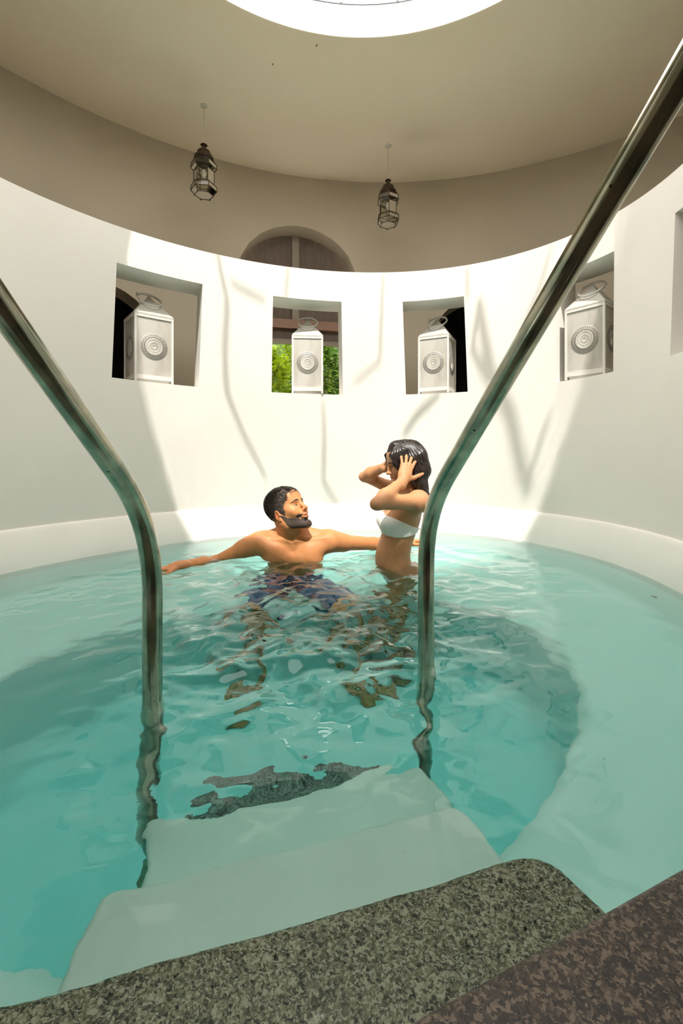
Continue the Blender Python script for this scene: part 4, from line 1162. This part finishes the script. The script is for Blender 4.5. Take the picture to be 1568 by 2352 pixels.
# ------------------------------------------------------------------ the woman, standing waist-deep, both hands in her wet hair
def make_woman():
    root = empty('person', (.26, 2.15, ZF)); inv = Vector(root.location)
    Mh = frame(-80, -14, 0, (.340, 2.385, -.040), .95)
    b = Body()
    SN = V3(.385,2.245,-.222); SF = V3(.352,2.545,-.205)
    # torso, arched: front is -x
    rz = Matrix.Rotation(R(-6), 3, 'Z'); ty = Matrix.Rotation(R(12), 3, 'Y')
    b.ell((.330,2.395,-.285), (.092,.135,.095), k=.04, rot=rz)
    b.ell((.312,2.390,-.360), (.088,.128,.100), k=.05, rot=rz)
    b.ell((.283,2.382,-.455), (.082,.108,.090), k=.05, rot=rz)
    b.ell((.262,2.375,-.535), (.088,.112,.090), k=.05, rot=rz)
    b.ell((.285,2.370,-.640), (.105,.155,.095), k=.06, rot=rz)
    b.ell((.300,2.368,-.715), (.112,.165,.080), k=.05, rot=rz)
    for s in (-1, 1):
        b.ell((.355,2.368+s*.075,-.700), (.085,.080,.085), k=.05)           # seat
        b.ell((.247,2.388+s*.066,-.345), (.056,.058,.056), k=.022)          # bust
    b.cone((.378,2.40,-.25), (.350,2.39,-.52), .008, .008, k=.03, op='s')     # spine line
    NB = V3(.352,2.398,-.195); hb = np.array(Mh @ Vector((0,-.035,-.060)))[:3]
    b.cone(NB, hb, .050, .048, k=.03)
    for S_ in (SN, SF):
        b.cone(NB+V3(.01,0,-.005), S_+V3(0,0,.012), .040, .036, k=.03)
        b.ball(S_, .046, k=.035)
        b.cone((.33, 2.395+np.sign(S_[1]-2.395)*.09, -.29), S_+V3(-.01,0,-.015), .045, .040, k=.04)
    # near (left) arm
    EN = V3(.160,2.085,-.218); WN = V3(.302,2.232,-.118)
    b.cone(SN, EN+(SN-EN)*.08, .044, .031, k=.025); b.ball(EN+V3(-.010,-.012,-.004), .021, k=.022)
    b.cone(EN, EN+(WN-EN)*.3, .029, .035, k=.02); b.cone(EN+(WN-EN)*.3, WN, .035, .0215, k=.02)
    hand(b, WN, (.034,.050,.096), (.95,.10,-.25), .98, spread=10, thumb_out=54, thumb_lift=4, left=True, fingers=[(10,24,20),(8,22,20),(8,20,18),(6,16,16)])
    # far (right) arm
    EF = V3(.127,2.600,-.112); WF = V3(.250,2.462,-.045)
    b.cone(SF, EF+(SF-EF)*.08, .043, .030, k=.025); b.ball(EF+V3(-.010,.010,-.004), .020, k=.022)
    b.cone(EF, EF+(WF-EF)*.3, .028, .034, k=.02); b.cone(EF+(WF-EF)*.3, WF, .034, .0215, k=.02)
    hand(b, WF, (.085,.0,.075), (.5,.1,-.8), .92, spread=9, thumb_out=50, fingers=[(8,18,16)]*4)
    # legs down into the deep centre
    for s, K, A, T in ((-1, (.235,2.175,-1.115), (.255,2.145,-1.475), (.110,2.115,-1.53)), (1, (.245,2.280,-1.115), (.275,2.235,-1.475), (.130,2.205,-1.53))):
        H = V3(.305,2.368+s*.080,-.745); K = V3(K); A = V3(A); T = V3(T)
        b.cone(H, K, .088, .053, k=.04); b.ball(K, .050, k=.02)
        b.cone(K, K+(A-K)*.3+V3(.018,0,0), .048, .053, k=.03); b.cone(K+(A-K)*.3+V3(.018,0,0), A, .052, .030, k=.03)
        b.ball(A+V3(.03,0,-.045), .026, k=.03); b.cone(A, T, .032, .022, k=.03)
        for q in range(5): b.cone(T+V3(.03, s*(-.028+.013*q), 0), T+V3(-.025+.005*q, s*(-.028+.013*q), -.006), .011-.0008*q, .008, k=.006)
    torso = Body(); torso.p = list(b.p[:13])
    b.M = Mh; head(b, False, False); b.M = None
    pos, q = surface(b, (.02,1.98,-1.60), (.60,2.78,.16), .0030)
    def tone(P):
        L = loc_of(Mh, P); c = np.ones((len(P), 3))
        inh = (L[:, 2] > -.13) & (np.abs(L[:, 0]) < .1) & (L[:, 1] > .0) & (L[:, 2] < .15)
        lip = inh*np.exp(-((L[:, 0]/.020)**2)**2)*np.exp(-((L[:, 2]+.0565)/.0090)**2)*(L[:, 1] > .082); c *= 1-lip[:, None]*np.array([.15,.50,.40])
        m = vnoise(P, 22, 3)[:, None]; c *= 1+m*np.array([.02,.04,.05])
        return c
    np_mesh('body', pos-np.array(inv), q, SKIN_W, root, lambda P: tone(P+np.array(inv)), relax=1)
    # long wet hair
    c = np.array(Mh)[:3, 3]
    h = Body(); h.M = Mh
    h.ell((0,-.020,.046), (.082,.104,.092), k=.02)
    h.ell((0,.020,.075), (.062,.070,.062), k=.03)
    h.ell((-.052,.045,.040), (.028,.042,.058), k=.025); h.ell((.052,.045,.040), (.028,.042,.058), k=.025)
    h.ell((-.005,.040,.128), (.030,.024,.014), k=.02)
    h.M = None
    def hp(x, y, z): return np.array(Mh @ Vector((x, y, z)))[:3]
    for dx in (-.055, -.02, .02, .055):
        h.chain([hp(dx*1.1,-.062,.030), hp(dx*1.10,-.066,-.045), V3(.408,2.40+dx*-1.1,-.150), V3(.436,2.395+dx*-1.0,-.225), V3(.458,2.395+dx*-.8,-.300)], [.046,.038,.030,.022,.008], k=.03)
    for s in (-1, 1):
        h.chain([hp(s*.066,-.02,.02), hp(s*.076,-.045,-.05), V3(.385,2.39-s*.080,-.120), V3(.405,2.39-s*.070,-.200)], [.030,.028,.024,.010], k=.025)
    h.chain([hp(-.045,.085,.075), hp(-.060,.078,.030), hp(-.062,.060,-.015), hp(-.058,.045,-.055)], [.013,.012,.008,.003], k=.012)
    h.chain([hp(.045,.085,.075), hp(.060,.078,.030), hp(.060,.062,-.010)], [.013,.012,.006], k=.012)
    def wpost(P, d):
        L = loc_of(Mh, P); x, y, z = L[..., 0], L[..., 1], L[..., 2]
        ang = np.arctan2(x, -(y+.01)); st = np.sin(ang*46+4*z*6+2.2*vnoise(L, 26, 4))*.0011+np.sin(ang*97+2.1*vnoise(L, 45, 6))*.0009
        face = np.maximum(y-.030-np.maximum(0, z-.0)*.50-np.abs(x)*.55, z-.115)   # open the face
        face2 = -(np.maximum(-(y-.042-np.maximum(0, z+.02)*.42-np.maximum(0, np.abs(x)-.030)*1.1), z-.092))
        d = d-st-.002*vnoise(L, 90, 3)
        return np.maximum(d, face2*.8)
    pos, q = surface(h, (.15,2.18,-.32), (.58,2.60,.17), .0024, wpost)
    hm = np_mesh('hair', pos-np.array(inv), q, HAIR_W, root, relax=0)
    # loose wet strands
    stn = MB(); rnd = random.Random(4)
    for i in range(70):
        a = rnd.uniform(-1, 1); x0 = .08*a
        p = [hp(x0,-.02-.07*(1-a*a),.06), hp(x0*1.15,-.05-.06*(1-a*a),-.03), V3(.415+rnd.uniform(-.015,.025),2.395-x0*1.2,-.17), V3(.450+rnd.uniform(-.03,.02),2.395-x0*1.0,-.28-rnd.uniform(0,.05))]
        off = Vector((rnd.uniform(0,.010), -.004 if a > 0 else .004, 0))
        stn.tube([Vector(v)+off for v in p], [.0022,.0022,.0018,.0004], 4)
    for i in range(16):
        s = rnd.choice((-1,-1,1)); t = rnd.uniform(0, 1)
        p = [Vector((s*.040, .085-.03*t, .085)), Vector((s*(.062+.006*t), .082-.03*t, .035)), Vector((s*(.064), .078-.035*t, -.01)), Vector((s*.058, .074-.04*t, -.05-rnd.uniform(0,.03)))]
        stn.tube([Mh @ v for v in p], [.0018,.0018,.0014,.0003], 4)
    bm = bmesh.new(); bm.from_mesh(hm.data); vs_ = [bm.verts.new(Vector(v)-inv) for v in stn.v]
    for f in stn.f: bm.faces.new([vs_[i] for i in f])
    for f in bm.faces: f.smooth = True
    bm.to_mesh(hm.data); bm.free()
    fb = Body(); fb.M = Mh; head(fb, False, False)
    for s in (-1, 1): face_parts(fb, Mh, inv, root, s, .0035, 1.0, True)
    # white bandeau bikini top with ties
    def bk(P, d):
        x, z = P[..., 0], P[..., 2]
        t = np.clip((x-.19)/.22, 0, 1)
        top = -.292-.088*t**1.3; bot = -.398-.016*np.sin(np.clip((x-.19)/.22, 0, 1)*PI)+.006*t
        return np.maximum(np.maximum(np.maximum(d-.0045, z-top), bot-z), x-.418)
    pos, q = surface(torso, (.10,2.15,-.50), (.50,2.62,-.22), .0026, bk)
    np_mesh('bikini_top', pos-np.array(inv), q, BIKINI, root, relax=1)
    st = MB()
    st.tube([(.400,2.29,-.392), (.418,2.33,-.392), (.423,2.39,-.390), (.418,2.45,-.392), (.400,2.50,-.392)], .003, 6)
    st.tube([(.423,2.39,-.390), (.445,2.375,-.400), (.452,2.37,-.425)], [.0028,.0022,.0015], 6); st.tube([(.423,2.39,-.390), (.440,2.40,-.402), (.440,2.41,-.44)], [.0028,.0022,.0015], 6)
    st.v = [tuple(Vector(v)-inv) for v in st.v]; st.build('tie_string', BIKINI, root)
    def bkb(P, d):
        z = P[..., 2]; t = np.clip((P[..., 0]-.18)/.26, 0, 1)
        return np.maximum(np.maximum(d-.004, z+.665+.02*np.cos(t*PI)), -.80-.0*t-z)
    tb2 = Body(); tb2.p = list(torso.p)
    pos, q = surface(tb2, (.08,2.12,-.86), (.50,2.62,-.62), .005, bkb)
    np_mesh('bikini_bottom', pos-np.array(inv), q, BIKINI, root)
    ax = Vector(tuple(WN-EN)).normalized(); a1_ = ax.cross(Vector((0,0,1))).normalized(); a2_ = ax.cross(a1_); cw = Vector(tuple(WN))-ax*.012
    brc = MB().tube([cw+(a1_*math.cos(2*PI*k/24)+a2_*math.sin(2*PI*k/24))*.0255-inv for k in range(24)], .0012, 5, closed=True)
    bpnt = cw+Vector((-.006,-.024,.004)); brc.lathe([(.0001,-.003),(.0026,-.0015),(.003,0),(.0026,.0015),(.0001,.003)], 8, tuple(bpnt-inv))
    brc.build('bracelet', M['black'], root)
    return tag(root, 'woman in a white bandeau bikini standing waist-deep, both hands in her long wet dark hair', 'person')
make_man(); make_woman()
for o_ in bpy.context.scene.objects:
    if o_.name.startswith('person') and o_.parent is None:
        sh_ = .06 if o_.name == 'person' else .05
        o_.location.y += sh_; o_.location.x += -.11*sh_ if o_.name == 'person' else .12*sh_
